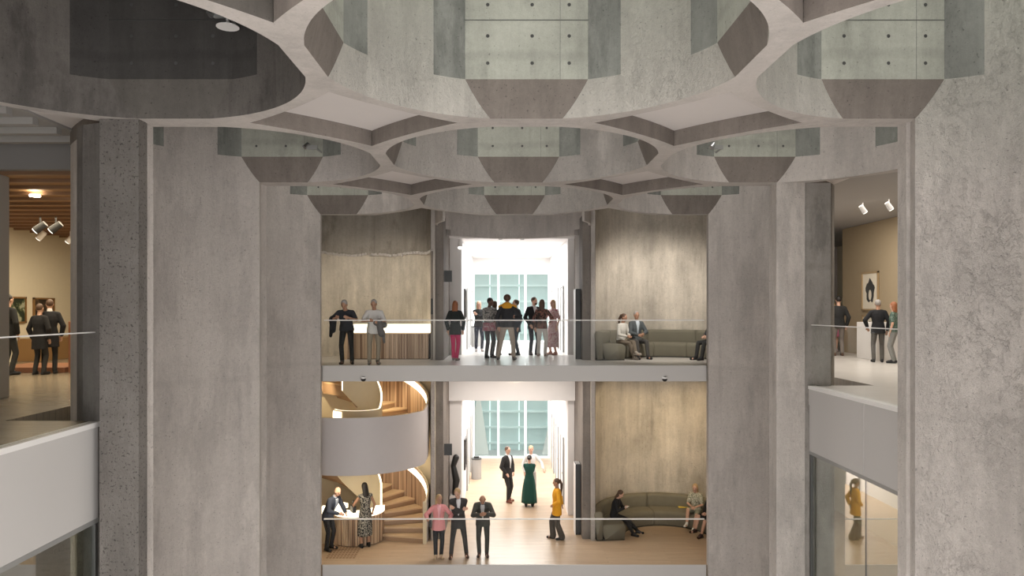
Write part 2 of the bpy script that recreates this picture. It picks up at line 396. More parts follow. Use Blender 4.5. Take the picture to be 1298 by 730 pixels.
# lintel arc of the passage
arc_wall(0, J, 30, 150, 3.60, ZT, [M['conc'], M['conc']], inner=RHO, outer=.50)
arc_wall(0, J, -30, 30, ZR, ZT, [M['conc'], M['conc']], inner=RHO, outer=.481)
arc_wall(0, J, 150, 210, ZR, ZT, [M['conc'], M['conc']], inner=RHO, outer=.481)
# floors
FD = 4.075
sbox('floor', -1.47, 1.47, FD, 7.05, -.386, 0, M['pale_floor'])
sbox('floor', -1.47, 1.47, FD, 7.05, -5.386, -5, M['wood_floor'])
sbox('trim_2', -1.068, 1.07, FD-.012, FD, -.386, .012, M['fascia'], bevel=.006)
sbox('trim_3', -1.068, 1.07, FD-.012, FD, -5.9, -4.988, M['fascia'], bevel=.006)
sbox('ceiling', -.51, .51, 5.0, 7.05, -1.4, -.387, M['white'])
sbox('ceiling', -.51, .51, 5.035, 7.05, 3.62, 3.8, M['white'])
for z0, z1 in ((0, 3.62), (-5, -1.4)):
    sbox('wall_left', -.52, -.35, 5.06, 7.05, z0, z1, M['white'])
    sbox('wall_right', .388, .52, 5.06, 7.05, z0, z1, M['white'])
sbox('floor', -1.5, 1.5, -1.2, 7.1, ZB-.3, ZB, M['conc'])
# end window wall
sbox('wall_back', -.36, .40, 7.0, 7.05, 3.02, 3.62, M['white'])
sbox('wall_back', -1.47, 1.47, 7.05, 7.1, -.39, 0, M['white'])
sbox('wall_back', -1.5, 1.5, 7.05, 7.1, ZB, -5, M['white'])
k = 0
for zf, zt in ((0, 3.02), (-5, -1.4)):
    k += 1
    w = MB(); w.box((-.35*S, 7.02*S, zf+.02), (.388*S, 7.023*S, zt)); wo = struct(w.build('window_%d' % k, M['glass_win']))
    w = MB()
    for X in (-.345, -.105, .155, .383):
        w.box((X*S-.045, 7.0*S, zf), (X*S+.045, 7.02*S, zt))
    w.box((-.35*S, 7.0*S, zf), (.388*S, 7.02*S, zf+.07)); w.box((-.35*S, 7.0*S, zt-.08), (.388*S, 7.02*S, zt))
    struct(w.build('window_frame', M['mull'], wo))
# outside
ob = thing('office_building', 'pale green glass building with horizontal bands outside the end window', 'building', (0, 7.75*S, -5.4))
w = MB(); w.box((-14, 0, 0), (14, 4, 9.2)); w.build('facade', M['facade'], ob)
w = MB()
for q in range(12): w.box((-14, -.12, .4+q*.75), (14, 0, .5+q*.75))
w.build('band', flat('facade band', (.68,.76,.76), .5), ob)
w = MB()
for xx in np.arange(-13.5, 14, 1.4): w.box((xx-.03, -.06, 0), (xx+.03, .0, 9.2))
w.build('mullion', M['mull'], ob)
sbox('ground', -8, 8, 7.1, 16, -5.5, -5.3, M['pave'])
# sail shaped sculptures outside
for (X, lab) in ((.47, 'white triangular sail sculpture outside the right pane'), (-.33, 'pale angular sculpture outside the left pane')):
    w = MB(); w.add([(-.55,0,0),(.55,0,0),(.55,.4,0),(-.55,.4,0),(.1,.2,3.0)], [(0,3,2,1),(0,1,4),(1,2,4),(2,3,4),(3,0,4)])
    tag(w.build('sculpture', M['white'], loc=(X*S, 7.5*S, -5.3)), lab, 'sculpture')

# ------------------------------------------------------------------ balconies and galleries
def balcony(s_, d0, d1, joints):
    X = 1.192; a, c = sorted((s_*X, s_*(X+.27)))
    for zf_, mf in ((0, M['gal_floor'] if s_ < 0 else M['pale_floor']), (-5, M['wood_floor'])):
        sbox('floor', *sorted((s_*(X+.002), s_*1.475)), d0, d1+.03, zf_-.35, zf_, mf)
        sbox('floor', *sorted((s_*1.475, s_*3.1)), .5, 7.0, zf_-.35, zf_, mf)
    b = MB(); x = s_*X*S
    ds = [d0]+joints+[d1]
    for k in range(len(ds)-1):
        xa, xb = sorted((x, x+s_*.05)); b.box((xa, ds[k]*S+.004, -1.19), (xb, ds[k+1]*S-.004, -.04))
    struct(b.build('trim_4', M['fascia'], bevel=.004))
    b = MB(); xa, xb = sorted((x-s_*.02, x+s_*.12)); b.box((xa, d0*S, -.05), (xb, d1*S, .015)); struct(b.build('trim_5', M['cap'], bevel=.004))
    b = MB(); xa, xb = sorted((x+s_*.0, x+s_*.07)); b.box((xa, d0*S, -1.25), (xb, d1*S, -1.19)); struct(b.build('trim_6', M['grey']))
    sbox('floor', *sorted((s_*(X+.012), s_*(X+.03))), d0, d1, -1.19, -.35, M['gceil'])
    side = 'right' if s_ > 0 else 'left'
    t = thing('glass_balustrade', 'glass balustrade on the white balcony edge at the %s' % side, 'balustrade', (x+s_*.05, (d0+d1)/2*S, .015))
    ds2 = [d0]+joints+[d1]
    for k in range(len(ds2)-1):
        b = MB(); L0 = (ds2[k]-(d0+d1)/2)*S+.006; L1 = (ds2[k+1]-(d0+d1)/2)*S-.006
        b.box((-.007, L0, 0), (.007, L1, 1.11)); b.build('glass_panel', M['glass'], t)
    b = MB(); b.box((-.012, -(d1-d0)/2*S, 1.11), (.012, (d1-d0)/2*S, 1.125)); b.build('top_edge', M['cap'], t)
    # lower glazing
    b = MB(); xa, xb = sorted((x+s_*.03, x+s_*.045)); 
    b.box((xa, d0*S, -5), (xb, d1*S, -1.25)); w = struct(b.build('window_%d' % (5 if s_ > 0 else 6), M['glass_w']))
    b = MB(); b.box((xa-.02, d0*S, -5), (xb+.02, d0*S+.05, -1.25)); b.box((xa-.02, d1*S-.05, -5), (xb+.02, d1*S, -1.25))
    for j_ in joints: b.box((xa-.003, j_*S-.006, -5), (xb+.003, j_*S+.006, -1.25))
    struct(b.build('window_frame', M['dark'], w))
    sbox('trim_7', *sorted((s_*(X), s_*(X+.03))), d0, d1, -6.2, -5.0, M['fascia'])
balcony(1, 2.075, 2.992, [2.54])
balcony(-1, 1.07, 2.035, [])
# right gallery
sbox('wall_right', 2.45, 2.5, 1.0, 5.4, 0, 4.2, M['tan'])
sbox('wall_right', 3.1, 3.15, 1.0, 7.0, -5.4, 4.2, M['gwhite'])
sbox('wall_back', 1.5, 3.1, 6.9, 7.0, -5.4, 4.2, M['white'])
sbox('ceiling', 1.44, 3.15, 1.0, 7.0, 4.08, 4.2, M['gceil'])
sbox('ceiling', 1.47, 3.15, 1.0, 7.0, -.9, -.36, M['gwhite'])
sbox('wall_front', 1.5, 3.15, .95, 1.0, -5.4, 4.2, M['gwhite'])
sbox('wall_right', 2.3, 2.35, 2.2, 6.0, -5, -.9, M['gwhite'])
sbox('wall_side', 1.455, 1.475, 4.0, 7.0, -5.4, 4.2, M['white'])
# left gallery
sbox('wall_left', -3.05, -3.0, .5, 7.0, -5.4, 4.0, M['gwhite'])
sbox('wall_back', -3.05, -1.5, 6.9, 7.0, -5.4, 4.0, M['gwhite'])
sbox('ceiling', -3.05, -1.44, 2.49, 7.0, 3.62, 3.8, M['wceil'])
sbox('ceiling', -3.05, -1.47, .5, 7.0, -.9, -.36, M['gwhite'])
sbox('ceiling', -3.05, -1.42, .5, 2.49, 3.95, 4.1, M['gceil'])
sbox('wall_side', -1.475, -1.455, 3.0, 7.0, -5.4, 4.0, M['gwhite'])
sbox('wall_front', -3.05, -1.5, .5, .55, -5.4, 4.0, M['gwhite'])
b = MB()
for q in range(4): b.box((-3.0*S, (2.02+q*.115)*S, 3.86), (-1.44*S, (2.02+q*.115)*S+.12, 3.95))
struct(b.build('trim_8', M['gceil']))
b = MB(); b.box((-3.0*S, 2.47*S, 3.55), (-1.44*S, 2.5*S, 3.95)); struct(b.build('trim_9', M['beam']))
b = MB()
for q in range(16): b.box((-3.0*S, (2.58+q*.15)*S, 3.56), (-1.44*S, (2.58+q*.15)*S+.06, 3.62))
struct(b.build('trim_10', M['oak_d']))
b = MB(); b.box((-2.02*S, 2.55*S, 0), (-1.835*S, 2.62*S, 3.56)); struct(b.build('wall_column', M['gceil'], bevel=.01))

def frame_pic(X, d, z, w, h, s_, fm, pm, label, mat_w=.0, face=None, group=None):
    """picture on a side wall; s_ = +1 wall at the right (faces -x)"""
    t = thing('framed_picture', label, 'picture', (X*S, d*S, z))
    b = MB(); q = .045; x0, x1 = sorted((0, -s_*.05))
    b.box((x0,-w/2,-h/2), (x1,-w/2+q,h/2)); b.box((x0,w/2-q,-h/2), (x1,w/2,h/2)); b.box((x0,-w/2,-h/2), (x1,w/2,-h/2+q)); b.box((x0,-w/2,h/2-q), (x1,w/2,h/2))
    b.build('frame', fm, t)
    x0, x1 = sorted((0, -s_*.02))
    b = MB(); b.box((x0,-w/2+q,-h/2+q), (x1,w/2-q,h/2-q)); sh_ = b.build('sheet', M['paper'] if mat_w else pm, t)
    if mat_w:
        b = MB(); xx = -s_*.022
        pts = []
        n = 26
        for k in range(n):
            a = 2*math.pi*k/n; rr = 1+.12*math.sin(5*a)+.06*math.sin(9*a+1)
            pts.append((math.cos(a)*rr*(w/2-mat_w), math.sin(a)*rr*(h/2-mat_w)))
        b.add([(xx,0,0)]+[(xx,p[0],p[1]) for p in pts], [(0,1+k,1+(k+1)%n) for k in range(n)])
        b.add([(xx-s_*.002, .0+.09*math.cos(2*math.pi*k/16), -.12+.16*math.sin(2*math.pi*k/16)) for k in range(16)], [tuple(range(16))], 1)
        b.build('drawing', [M['dark'], M['paper']], sh_)
    return t
frame_pic(2.448, 4.98, 1.98, 1.0, 1.18, 1, M['pwood'], M['paper'], 'tall framed print of a dark ragged shape on the tan gallery wall', mat_w=.24)
frame_pic(2.448, 4.98, .85, .95, .8, 1, M['pwood'], M['paper'], 'small framed print hung below the tall one on the tan wall', mat_w=.22)
frame_pic(2.448, 4.42, 1.25, .8, 1.1, 1, M['pwood'], M['paint2'], 'framed picture on the tan wall beside the near pillar edge')
frame_pic(-2.998, 4.40, 1.4, .75, .72, -1, M['frame'], M['paint1'], 'gilt framed green painting at the left end of the cream wall')
frame_pic(-2.998, 4.66, 1.42, .95, .66, -1, M['frame'], M['paint2'], 'gilt framed brown painting behind the two visitors in the left gallery')
frame_pic(2.298, 3.2, -3.4, 1.6, 1.2, 1, M['cap'], M['paint2'], 'wide framed picture behind the lower right gallery glass', mat_w=.25)

def box_thing(name, label, cat, x0, x1, y0, y1, z0, z1, mat, bevel=.01):
    b = MB(); cx_, cy_ = (x0+x1)/2, (y0+y1)/2
    b.box((x0-cx_, y0-cy_, 0), (x1-cx_, y1-cy_, z1-z0)); return tag(b.build(name, mat, loc=(cx_, cy_, z0), bevel=bevel), label, cat)
box_thing('plinth', 'white display plinth in the right gallery', 'plinth', 2.24*S, 2.40*S, 4.5*S, 4.75*S, 0, 1.05, M['white'])
box_thing('green_panel', 'green and white wall panel at the far end of the right gallery', 'panel', 2.56*S, 3.0*S, 6.84*S, 6.885*S, 0, 2.0, M['green'])
box_thing('display_case', 'tall reddish brown cabinet beside the two visitors in the left gallery', 'cabinet', -2.22*S, -2.05*S, 3.62*S, 3.8*S, 0, 1.15, M['terra'])
box_thing('platform', 'low brown exhibition platform on the left gallery floor', 'platform', -2.62*S, -2.24*S, 3.62*S, 3.95*S, 0, .12, M['terra'])
box_thing('bench', 'long brown bench along the cream gallery wall', 'bench', -2.99*S, -2.85*S, 4.4*S, 5.6*S, 0, .62, M['frame'])

def spotlight(X, d, z, label, group, aim=(.3, 0, -1), emis=None, mat=None, sc=1.0):
    t = thing('spotlight', label, 'spotlight', (X*S, d*S, z), 0, group)
    b = MB(); b.cyl((0,0,0), (0,0,-.12*sc), .012*sc); b.build('stem', mat or M['black'], t)
    a = Vector(aim).normalized(); p = Vector((0,0,-.16*sc))
    b = MB(); b.cyl(p-a*.09*sc, p+a*.09*sc, .05*sc, r2=.06*sc); hd_ = b.build('head', mat or M['black'], t)
    b = MB(); b.cyl(p+a*.091*sc, p+a*.1*sc, .05*sc); b.build('lens', emis or M['lens'], hd_)
for k, (X, d, n_) in enumerate(((1.92,4.02,'nearest the round pillar'), (2.0,3.9,'second from the round pillar'), (2.05,3.62,'in the middle of the right gallery ceiling'), (2.05,3.4,'nearest the jamb of the right gallery'))):
    spotlight(X, d, 4.08, 'white track spotlight %s' % n_, 'gallery spotlights right', (.6,.1,-.8), mat=M['gceil'], sc=1.1)
for k, (X, d, n_) in enumerate(((-2.44,3.75,'left one of the black pair'), (-2.36,3.75,'right one of the black pair'), (-2.18,3.75,'cut off by the dark pillar'), (-2.75,4.25,'pale, above the green painting'), (-2.7,4.45,'pale, above the brown painting'))):
    spotlight(X, d, 3.56, 'ceiling spotlight in the left gallery, %s' % n_, 'gallery spotlights left', (-.75,-.15,-.6) if k < 3 else (-.7,0,-.7), mat=M['black'] if k < 3 else M['cap'], sc=1.5 if k < 3 else 1.3)
b = MB(); b.cyl((0,0,0), (0,0,.03), .09); tag(b.build('downlight', M['glow_l'], loc=(-2.0*S, 3.02*S, 3.52)), 'bright round ceiling lamp in the left gallery', 'lamp')
b = MB(); b.cyl((0,0,0), (0,0,.02), .06); tag(b.build('downlight', M['glow_l'], loc=(0.08, 4.998*S-.06, -.62)), 'small bright lamp on the white lintel of the lower passage', 'lamp').rotation_euler = (R(90),0,0)

# ------------------------------------------------------------------ rails on the bridge
def rail(zf, label, joints):
    t = thing('glass_balustrade', label, 'balustrade', (0, (FD+.006)*S, zf+.012))
    xs = [-1.063]+joints+[1.063]
    for k in range(len(xs)-1):
        b = MB(); b.box((xs[k]*S+.004, -.007, 0), (xs[k+1]*S-.004, .007, 1.12)); b.build('glass_panel', M['glass'], t)
    b = MB(); b.box((-1.063*S, -.02, 1.12), (1.063*S, .02, 1.145)); b.build('handrail', M['cap'], t)
rail(0, 'long glass balustrade along the upper bridge edge', [-.70, -.35, 0, .35, .73])
rail(-5, 'long glass balustrade along the lower bridge edge', [-.70, -.35, 0, .35, .73])

# ------------------------------------------------------------------ helper: pixel on a floor -> plan position
def pos(px, py, lev):
    kk = (CZ-lev)*F
    y = kk/(py-392.0); x = (px-637.0)*y/F+CX
    return x, y

# ------------------------------------------------------------------ spiral staircase in the left niche
SC = (-SX*S, (4+ROW0)*S)
def stair():
    t = thing('spiral_staircase', 'white and oak spiral staircase winding up the left niche between the two storeys', 'staircase', (SC[0], SC[1], -5))
    T0, DT, RI = -12.0, 13.5, .16
    RO, RN = 1.97, .62
    P = lambda r, a, z: (r*math.cos(R(a)), r*math.sin(R(a)), z+5)
    def base(a):
        if a < 192: return -5+RI*(a-T0)/DT
        if a < 345: return max(-5+RI*(192-T0)/DT, min(-2.45, -5+RI*(a-T0)/DT))
        return -2.45+RI*(a-345)/DT
    def tread(a0, a1, z, zb, n=3, name='tread'):
        b = MB()
        for k in range(n):
            p, q = a0+(a1-a0)*k/n, a0+(a1-a0)*(k+1)/n
            for (lo, hi, mi, e) in ((z-.045, z, 0, 0), (zb, z-.045, 1, .8)):
                p2 = p+(e if k == 0 else 0)
                pts = [P(RN+.03,p2,0), P(RO-.03,p2,0), P(RO-.03,q,0), P(RN+.03,q,0)]
                b.prism([(v[0], v[1]) for v in pts], lo+5, hi+5, mi)
        b.build(name, [M['oak'], M['riser']], t)
    for k in range(15):
        z = -5+RI*(k+1); tread(T0+DT*k, T0+DT*(k+1), z, max(-5, z-.35))
    tread(192, 345, -2.5, -2.8, 24, 'landing')
    for k in range(11):
        z = -2.5+RI*(k+1); tread(345+DT*k, 345+DT*(k+1), z, z-.35)
    def ribbon(r, th, a0, a1, name, mats, lo=-.34, hi=1.12, n=110):
        b = MB(); prev = None
        for k in range(n+1):
            a = a0+(a1-a0)*k/n; z = base(a); zb = max(-5, z+lo); zt = min(-.39, z+hi)
            if zt-zb < .02: break
            ring = [P(r-th,a,zb), P(r,a,zb), P(r,a,zt), P(r-th,a,zt)]
            if prev:
                o = len(b.v); b.add(prev+ring, [(1,2,6,5)], 0); b.add(prev+ring, [(3,0,4,7)], 1); b.add(prev+ring, [(2,3,7,6)], 2); b.add(prev+ring, [(0,1,5,4)], 0)
            else: b.add(ring, [(0,1,2,3)], 2)
            prev = ring
        b.add(prev, [(3,2,1,0)], 2)
        return b.build(name, mats, t, smooth=False)
    ribbon(RO, .05, T0, 200, 'outer_balustrade', [M['ribbon'], M['slat'], M['cream']])
    ribbon(RO, .05, 200, 352, 'outer_balustrade', [M['ribbon'], M['cream'], M['cream']])
    ribbon(RO, .05, 352, 520, 'outer_balustrade', [M['ribbon'], M['slat'], M['cream']])
    ribbon(RN+.05, .05, 20, 505, 'inner_balustrade', [M['cream'], M['cream'], M['glow']])
    ribbon(RO-.052, .02, T0+8, 200, 'light_strip', [M['glow'], M['glow'], M['glow']], lo=.86, hi=1.04)
    ribbon(RO-.052, .02, 352, 505, 'light_strip', [M['glow'], M['glow'], M['glow']], lo=.86, hi=1.04)
    ribbon(RN+.072, .02, 60, 240, 'light_strip', [M['glow'], M['glow'], M['glow']], lo=.9, hi=1.08)
    b = MB(); b.box((RO*math.cos(R(T0))-.07, RO*math.sin(R(T0))-.05, 0), (RO*math.cos(R(T0))+.03, RO*math.sin(R(T0))+.03, 1.15)); b.build('newel', M['cream'], t, bevel=.01)
    return t
stair()
def slats_arc(b, r, a0, a1, z0, z1, n, mi=0):
    for k in range(n):
        p = a0+(a1-a0)*k/n; q = a0+(a1-a0)*(k+.72)/n
        pts = [(r*math.cos(R(p)), r*math.sin(R(p))), ((r+.03)*math.cos(R(p)), (r+.03)*math.sin(R(p))), ((r+.03)*math.cos(R(q)), (r+.03)*math.sin(R(q))), (r*math.cos(R(q)), r*math.sin(R(q)))]
        b.prism(pts, z0, z1, mi)
t = thing('reception_desk', 'round slatted wooden desk with glowing white top at the foot of the spiral stair', 'desk', (SC[0], SC[1], -5))
b = MB()
for k in range(40):
    pass
ri, ro = .64, .69
pts = [(ro*math.cos(R(a)), ro*math.sin(R(a))) for a in range(140, 372, 4)]
pts_i = [(ri*math.cos(R(a)), ri*math.sin(R(a))) for a in range(140, 372, 4)]
for k in range(len(pts)-1): b.prism([pts_i[k], pts[k], pts[k+1], pts_i[k+1]], 0, .80)
b.build('body', M['slat_back'], t)
b = MB(); slats_arc(b, .69, 150, 370, .02, .78, 44); b.build('slat_front', M['slat'], t)
b = MB()
for k in range(len(pts)-1):
    f0, f1 = 1.0, 1.0
    b.prism([(pts_i[k][0]*.7, pts_i[k][1]*.7), (pts[k][0]*1.06, pts[k][1]*1.06), (pts[k+1][0]*1.06, pts[k+1][1]*1.06), (pts_i[k+1][0]*.7, pts_i[k+1][1]*.7)], .80, .92)
b.build('counter_top', M['glow'], t)
b = MB(); b.prism([(-1.0,-.42),(-.60,-.42),(-.45,.25),(-1.0,.1)], 0, .84); b.build('side_wing', M['cream'], t)
b = MB(); b.prism([(-1.02,-.46),(-.55,-.46),(-.42,.28),(-1.02,.12)], .84, .90); b.build('wing_top', M['glow'], t)

# upper desk
t = thing('reception_desk', 'long slatted wooden counter with a bright light band in the upper left niche', 'desk', (-1.045*S, 4.60*S, 0))
LN = (1.045-.53)*S
b = MB(); b.box((0,.03,0), (LN,.6,.72)); b.build('body', M['slat_back'], t)
b = MB(); n = 62
for k in range(n): b.box((LN*k/n, 0, .02), (LN*(k+.75)/n, .04, .72))
b.build('slat_front', M['slat'], t)
b = MB(); b.box((-.02,-.01,.72), (LN,.6,.75)); b.build('shelf', M['oak'], t)
b = MB(); b.box((.12,.1,.75), (LN,.58,.99)); b.build('light_band', M['glow'], t)
b = MB(); b.box((-.12,-.02,0), (0,.62,.80)); b.build('end_panel', M['oak'], t)
b = MB(); b.box((-.135,.1,.45), (-.12,.4,.85)); b.build('light_strip', M['glow'], t)

# ------------------------------------------------------------------ sofas
def sofa(z, label):
    t = thing('curved_sofa', label, 'sofa', (SX*S, (4+ROW0)*S, z), 0, None)
    def sweep(prof, a0, a1, n, name, mat, bev=0):
        b = MB(); rs = []
        for k in range(n+1):
            a = R(a0+(a1-a0)*k/n); rs.append([(r*math.cos(a), r*math.sin(a), zz) for r, zz in prof])
        b.rings(rs, 0, True)
        o = b.build(name, mat, t, smooth=True); return o
    def rr(r0, r1, z0, z1, q):
        out = []
        for (cx_, cz_, a0) in ((r1-q, z0+.02, -90), (r1-q, z1-q, 0), (r0+q, z1-q, 90), (r0+q*.5, z0+.02, 180)):
            qq = q if cz_ > z0+.1 else .02
            for k in range(5): out.append((cx_+qq*math.cos(R(a0+22.5*k)), cz_+qq*math.sin(R(a0+22.5*k))))
        return out
    RW = RHO*S-.02
    for k, (a0, a1) in enumerate(((186, 142), (141.3, 97), (96.3, 52), (51.3, 2))):
        sweep(rr(RW-.88, RW-.20, .03, .44, .11), a0, a1, 22, 'seat', M['sofa'])
        sweep(rr(RW-.24, RW, .03, .80, .09), a0, a1, 22, 'backrest', M['sofa'])
    sweep(rr(RW-.84, RW-.04, .0, .06, .02), 185, 3, 60, 'base', M['sofa_d'])
    return t
sofa(0, 'curved grey green sofa against the concrete niche on the upper storey')
sofa(-5, 'curved olive sofa against the warm lit concrete niche on the lower storey')

# ------------------------------------------------------------------ hall fittings
for z, w_ in ((0, 'upper'), (-5, 'lower')):
    t = thing('information_totem', 'tall black upright totem beside the right pillar on the %s storey' % w_, 'totem', (.402*S, 4.66*S, z))
    b = MB(); b.box((-.02,-.2,.0), (.13,.28,2.0)); b.build('body', M['black'], t, bevel=.008)
    b = MB(); b.box((-.035,-.2,.0), (-.021,.28,1.99)); b.build('side_panel', M['cap'], t)
    b = MB(); b.box((0,-.15,2.0), (.11,.22,2.012)); b.build('vent', M['grey'], t)
    zz = 2.35 if z == 0 else -2.52
    b = MB(); b.box((-.11,-.02,-.16), (.11,.02,.16)); tag(b.build('wall_sign', M['black'], loc=(-.405*S, 4.56*S, zz)), 'small square black sign projecting from the left pillar on the %s storey' % w_, 'sign')
    zz = 1.5 if z == 0 else -3.45
    b = MB(); b.box((-.03,-.03,-.22), (.03,.0,.22)); tag(b.build('wall_slot', M['black'], loc=(-.506*S+.01, 4.53*S-.001, zz)), 'narrow upright black fitting on the left pillar edge of the %s storey' % w_, 'fitting')
    zz = 2.4 if z == 0 else -2.2
    b = MB(); b.box((-.03,-.05,-.25), (.03,.0,.25)); tag(b.build('wall_lamp', M['grey'], loc=(.455*S, 5.06*S, zz)), 'narrow dark upright lamp on the white wall right of the %s passage' % w_, 'lamp')
    X, d = -.285, 6.15
    t = thing('litter_bin', 'grey cylindrical bin at the left side of the %s hall' % w_, 'bin', (X*S, d*S, z))
    b = MB(); b.cyl((0,0,0), (0,0,.74), .19, n=28); b.build('body', M['grey'], t)
    b = MB(); b.cyl((0,0,.74), (0,0,.78), .2, n=28); ld_ = b.build('lid', M['dark'], t)
    b = MB(); b.box((-.10,-.06,.78), (.10,.06,.84)); b.build('opening', M['black'], ld_)
    for k, (X, d, s_) in enumerate(((.388,5.35,1), (.388,5.85,1), (.388,6.35,1), (-.35,5.75,-1), (-.35,6.4,-1))):
        b = MB(); xa, xb = sorted((X*S, X*S-s_*.03)); b.box((xa, d*S, z), (xb, d*S+.95, z+2.15)); do = struct(b.build('door_%d' % (k+1), M['white']))
        b = MB(); xa, xb = sorted((X*S-s_*.0, X*S-s_*.06)); b.box((xa, d*S-.05, z), (xb, d*S, z+2.2)); b.box((xa, d*S+.95, z), (xb, d*S+1.0, z+2.2)); b.box((xa, d*S, z+2.15), (xb, d*S+.95, z+2.2))
        b.build('door_frame', M['grey'], do)
        b = MB(); xa, xb = sorted((X*S-s_*.03, X*S-s_*.08)); b.box((xa, d*S+.06, z+1.0), (xb, d*S+.18, z+1.03)); b.build('door_handle', M['steel'], do)
    frame_pic(-.348, 5.45, z+1.6, .8, 1.0, -1, M['dark'], M['paint2'], 'dark framed picture on the left wall of the %s hall' % w_)
t = thing('sculpture', 'dark twisted upright sculpture half hidden by the left pillar on the lower storey', 'sculpture', (-.395*S, 5.0*S, -5))
b = MB(); b.box((-.14,-.14,0), (.14,.14,.7)); b.build('pedestal', M['white'], t)
b = MB(); b.cap((0,0,.72), (.06,0,1.15), .07, .11); b.cap((.06,0,1.15), (-.03,0,1.6), .11, .08); b.cap((-.03,0,1.6), (.05,0,1.85), .08, .10); b.build('figure', M['black'], t, smooth=True)
for X, n_ in ((-.355,'left'), (.452,'right')):
    spotlight(X, 5.0, 3.62, 'white spotlight under the %s end of the upper passage ceiling' % n_, 'passage spotlights', (0,-.5,-.8), mat=M['cap'], sc=1.3)
for X, n_ in ((-.08,'left'), (.07,'right')):
    b = MB(); b.cyl((0,0,0), (0,0,-.05), .06); tag(b.build('smoke_detector', M['cap'], loc=(X*S, 5.04*S, 3.62)), '%s of the two small smoke detectors on the passage ceiling' % n_, 'detector')
for px, n_ in ((461,'left'), (842,'right')):
    X = (px-637)*4.06/F-.065
    t = thing('security_camera', 'small dome camera under the %s part of the white bridge edge' % n_, 'camera', (X*S, (FD-.012)*S, -.30))
    b = MB(); b.cyl((0,0,.0), (0,-.06,.0), .05); b.cyl((0,-.06,.03), (0,-.06,-.01), .07); b.build('mount', M['cap'], t)
    b = MB(); b.ball((0,-.06,-.02), .065,.065,.065); b.build('dome', M['black'], t, smooth=True)
# lamps on brackets in the big drums
def bracket(X, d, z, label, disc):
    t = thing('bracket_lamp', label, 'lamp', (X*S, d*S, z))
    b = MB(); b.cyl((0,.05,.0), (0,-.3,.0), .015); b.box((-.16,-.32,-.02), (.02,-.28,.05)); b.build('arm', M['grey'], t)
    b = MB(); b.cyl((-.14,-.3,.08), (-.2,-.34,.0), .035, r2=.045); b.build('head', M['steel'], t)
    if disc:
        b = MB(); b.cyl((.0,-.3,-.02), (0,-.3,-.12), .02); b.cyl((.0,-.3,-.12), (0,-.3,-.13), .13); b.build('disc', M['cap'], t)
bracket(-.78, 1.965, 4.85, 'small white ceiling sprinkler lamp with disc in the dark left drum', True)
bracket(.865, 1.968, 4.95, 'small steel lamp on the pale board panel in the right drum', False)
bracket(-.80, 2.945, 4.28, 'small box lamp beside the left grey board panel', False)
bracket(.80, 2.945, 4.28, 'small box lamp beside the right grey board panel', False)
# floor grilles on the lower storey
def grille(px0, px1, py0, py1, n, m, label, mat):
    x0, y1 = pos(px0, py0, -5); x1, y0 = pos(px1, py1, -5); xa, _ = pos(px0, py1, -5)
    cx_, cy_ = (xa+x1)/2, (y0+y1)/2; w, h = abs(x1-xa)/2, abs(y1-y0)/2
    b = MB()
    for i in range(n):
        for j in range(m):
            u, v = -w+2*w*(i+.15)/n, -h+2*h*(j+.2)/m
            b.box((u, v, 0), (u+2*w*.7/n, v+2*h*.5/m, .004))
    tag(b.build('floor_grille', mat, loc=(cx_, cy_, -4.999)), label, 'grille')
grille(489, 542, 677, 686, 4, 5, 'wooden air grille in the floor in front of the stair', M['oak_d'])
grille(412, 450, 691, 708, 9, 8, 'dotted grille in the oak floor beside the bald man', M['oak_d'])
x_, y_ = 1.55*1.0, 0
for q in range(2):
    X = (866+9*q-637)*4.86/F-.065
    b = MB(); b.box((-.10,-.07,0), (.10,.07,.012)); o = b.build('booklet', flat('yellow paper %d' % q, (.75,.55,.08), .6), loc=(X*S, 4.895*S, -4.555))
    o.rotation_euler = (0,0,.3*q); tag(o, '%s of two yellow booklets lying on the olive sofa' % ('left', 'right')[q], 'booklet', 'yellow booklets on the sofa')

# ------------------------------------------------------------------ people
SK = {'light': flat('skin light', (.60,.36,.26), .6), 'tan': flat('skin tan', (.40,.22,.14), .6), 'dark': flat('skin dark', (.12,.06,.04), .6)}
HR = {'black': flat('hair black', (.015,.012,.01), .6), 'brown': flat('hair brown', (.09,.05,.03), .6), 'grey': flat('hair grey', (.32,.30,.28), .7),
      'blond': flat('hair blond', (.45,.30,.15), .6), 'red': flat('hair red', (.28,.10,.04), .6)}
CL = {}
def cloth(c, rough=.9):
    k = tuple(c)
    if k not in CL: CL[k] = flat('cloth %d' % len(CL), c, rough, noise=.08, nscale=30)
    return CL[k]
EYEW = flat('eye white', (.7,.7,.7), .3); LIP = flat('lip', (.35,.12,.10), .5)
DK = (.018,.018,.02)
def ik(a, c, l1, l2, pole):
    a = Vector(a); c = Vector(c); d = c-a; L = d.length
    if L > l1+l2-.004: d = d*((l1+l2-.004)/L); c = a+d; L = d.length
    if L < abs(l1-l2)+.02: L = abs(l1-l2)+.02
    n = d.normalized(); x = (l1*l1-l2*l2+L*L)/(2*L); h = math.sqrt(max(0, l1*l1-x*x))
    p = Vector(pole); p = p-n*p.dot(n)
    if p.length < 1e-4: p = n.orthogonal()
    return a+n*x+p.normalized()*h, c
def remesh(o, vox, it=5):
    r = o.modifiers.new('remesh', 'REMESH'); r.mode = 'VOXEL'; r.voxel_size = vox; r.use_smooth_shade = True
    s_ = o.modifiers.new('smooth', 'SMOOTH'); s_.factor = .5; s_.iterations = it
HEADS = []
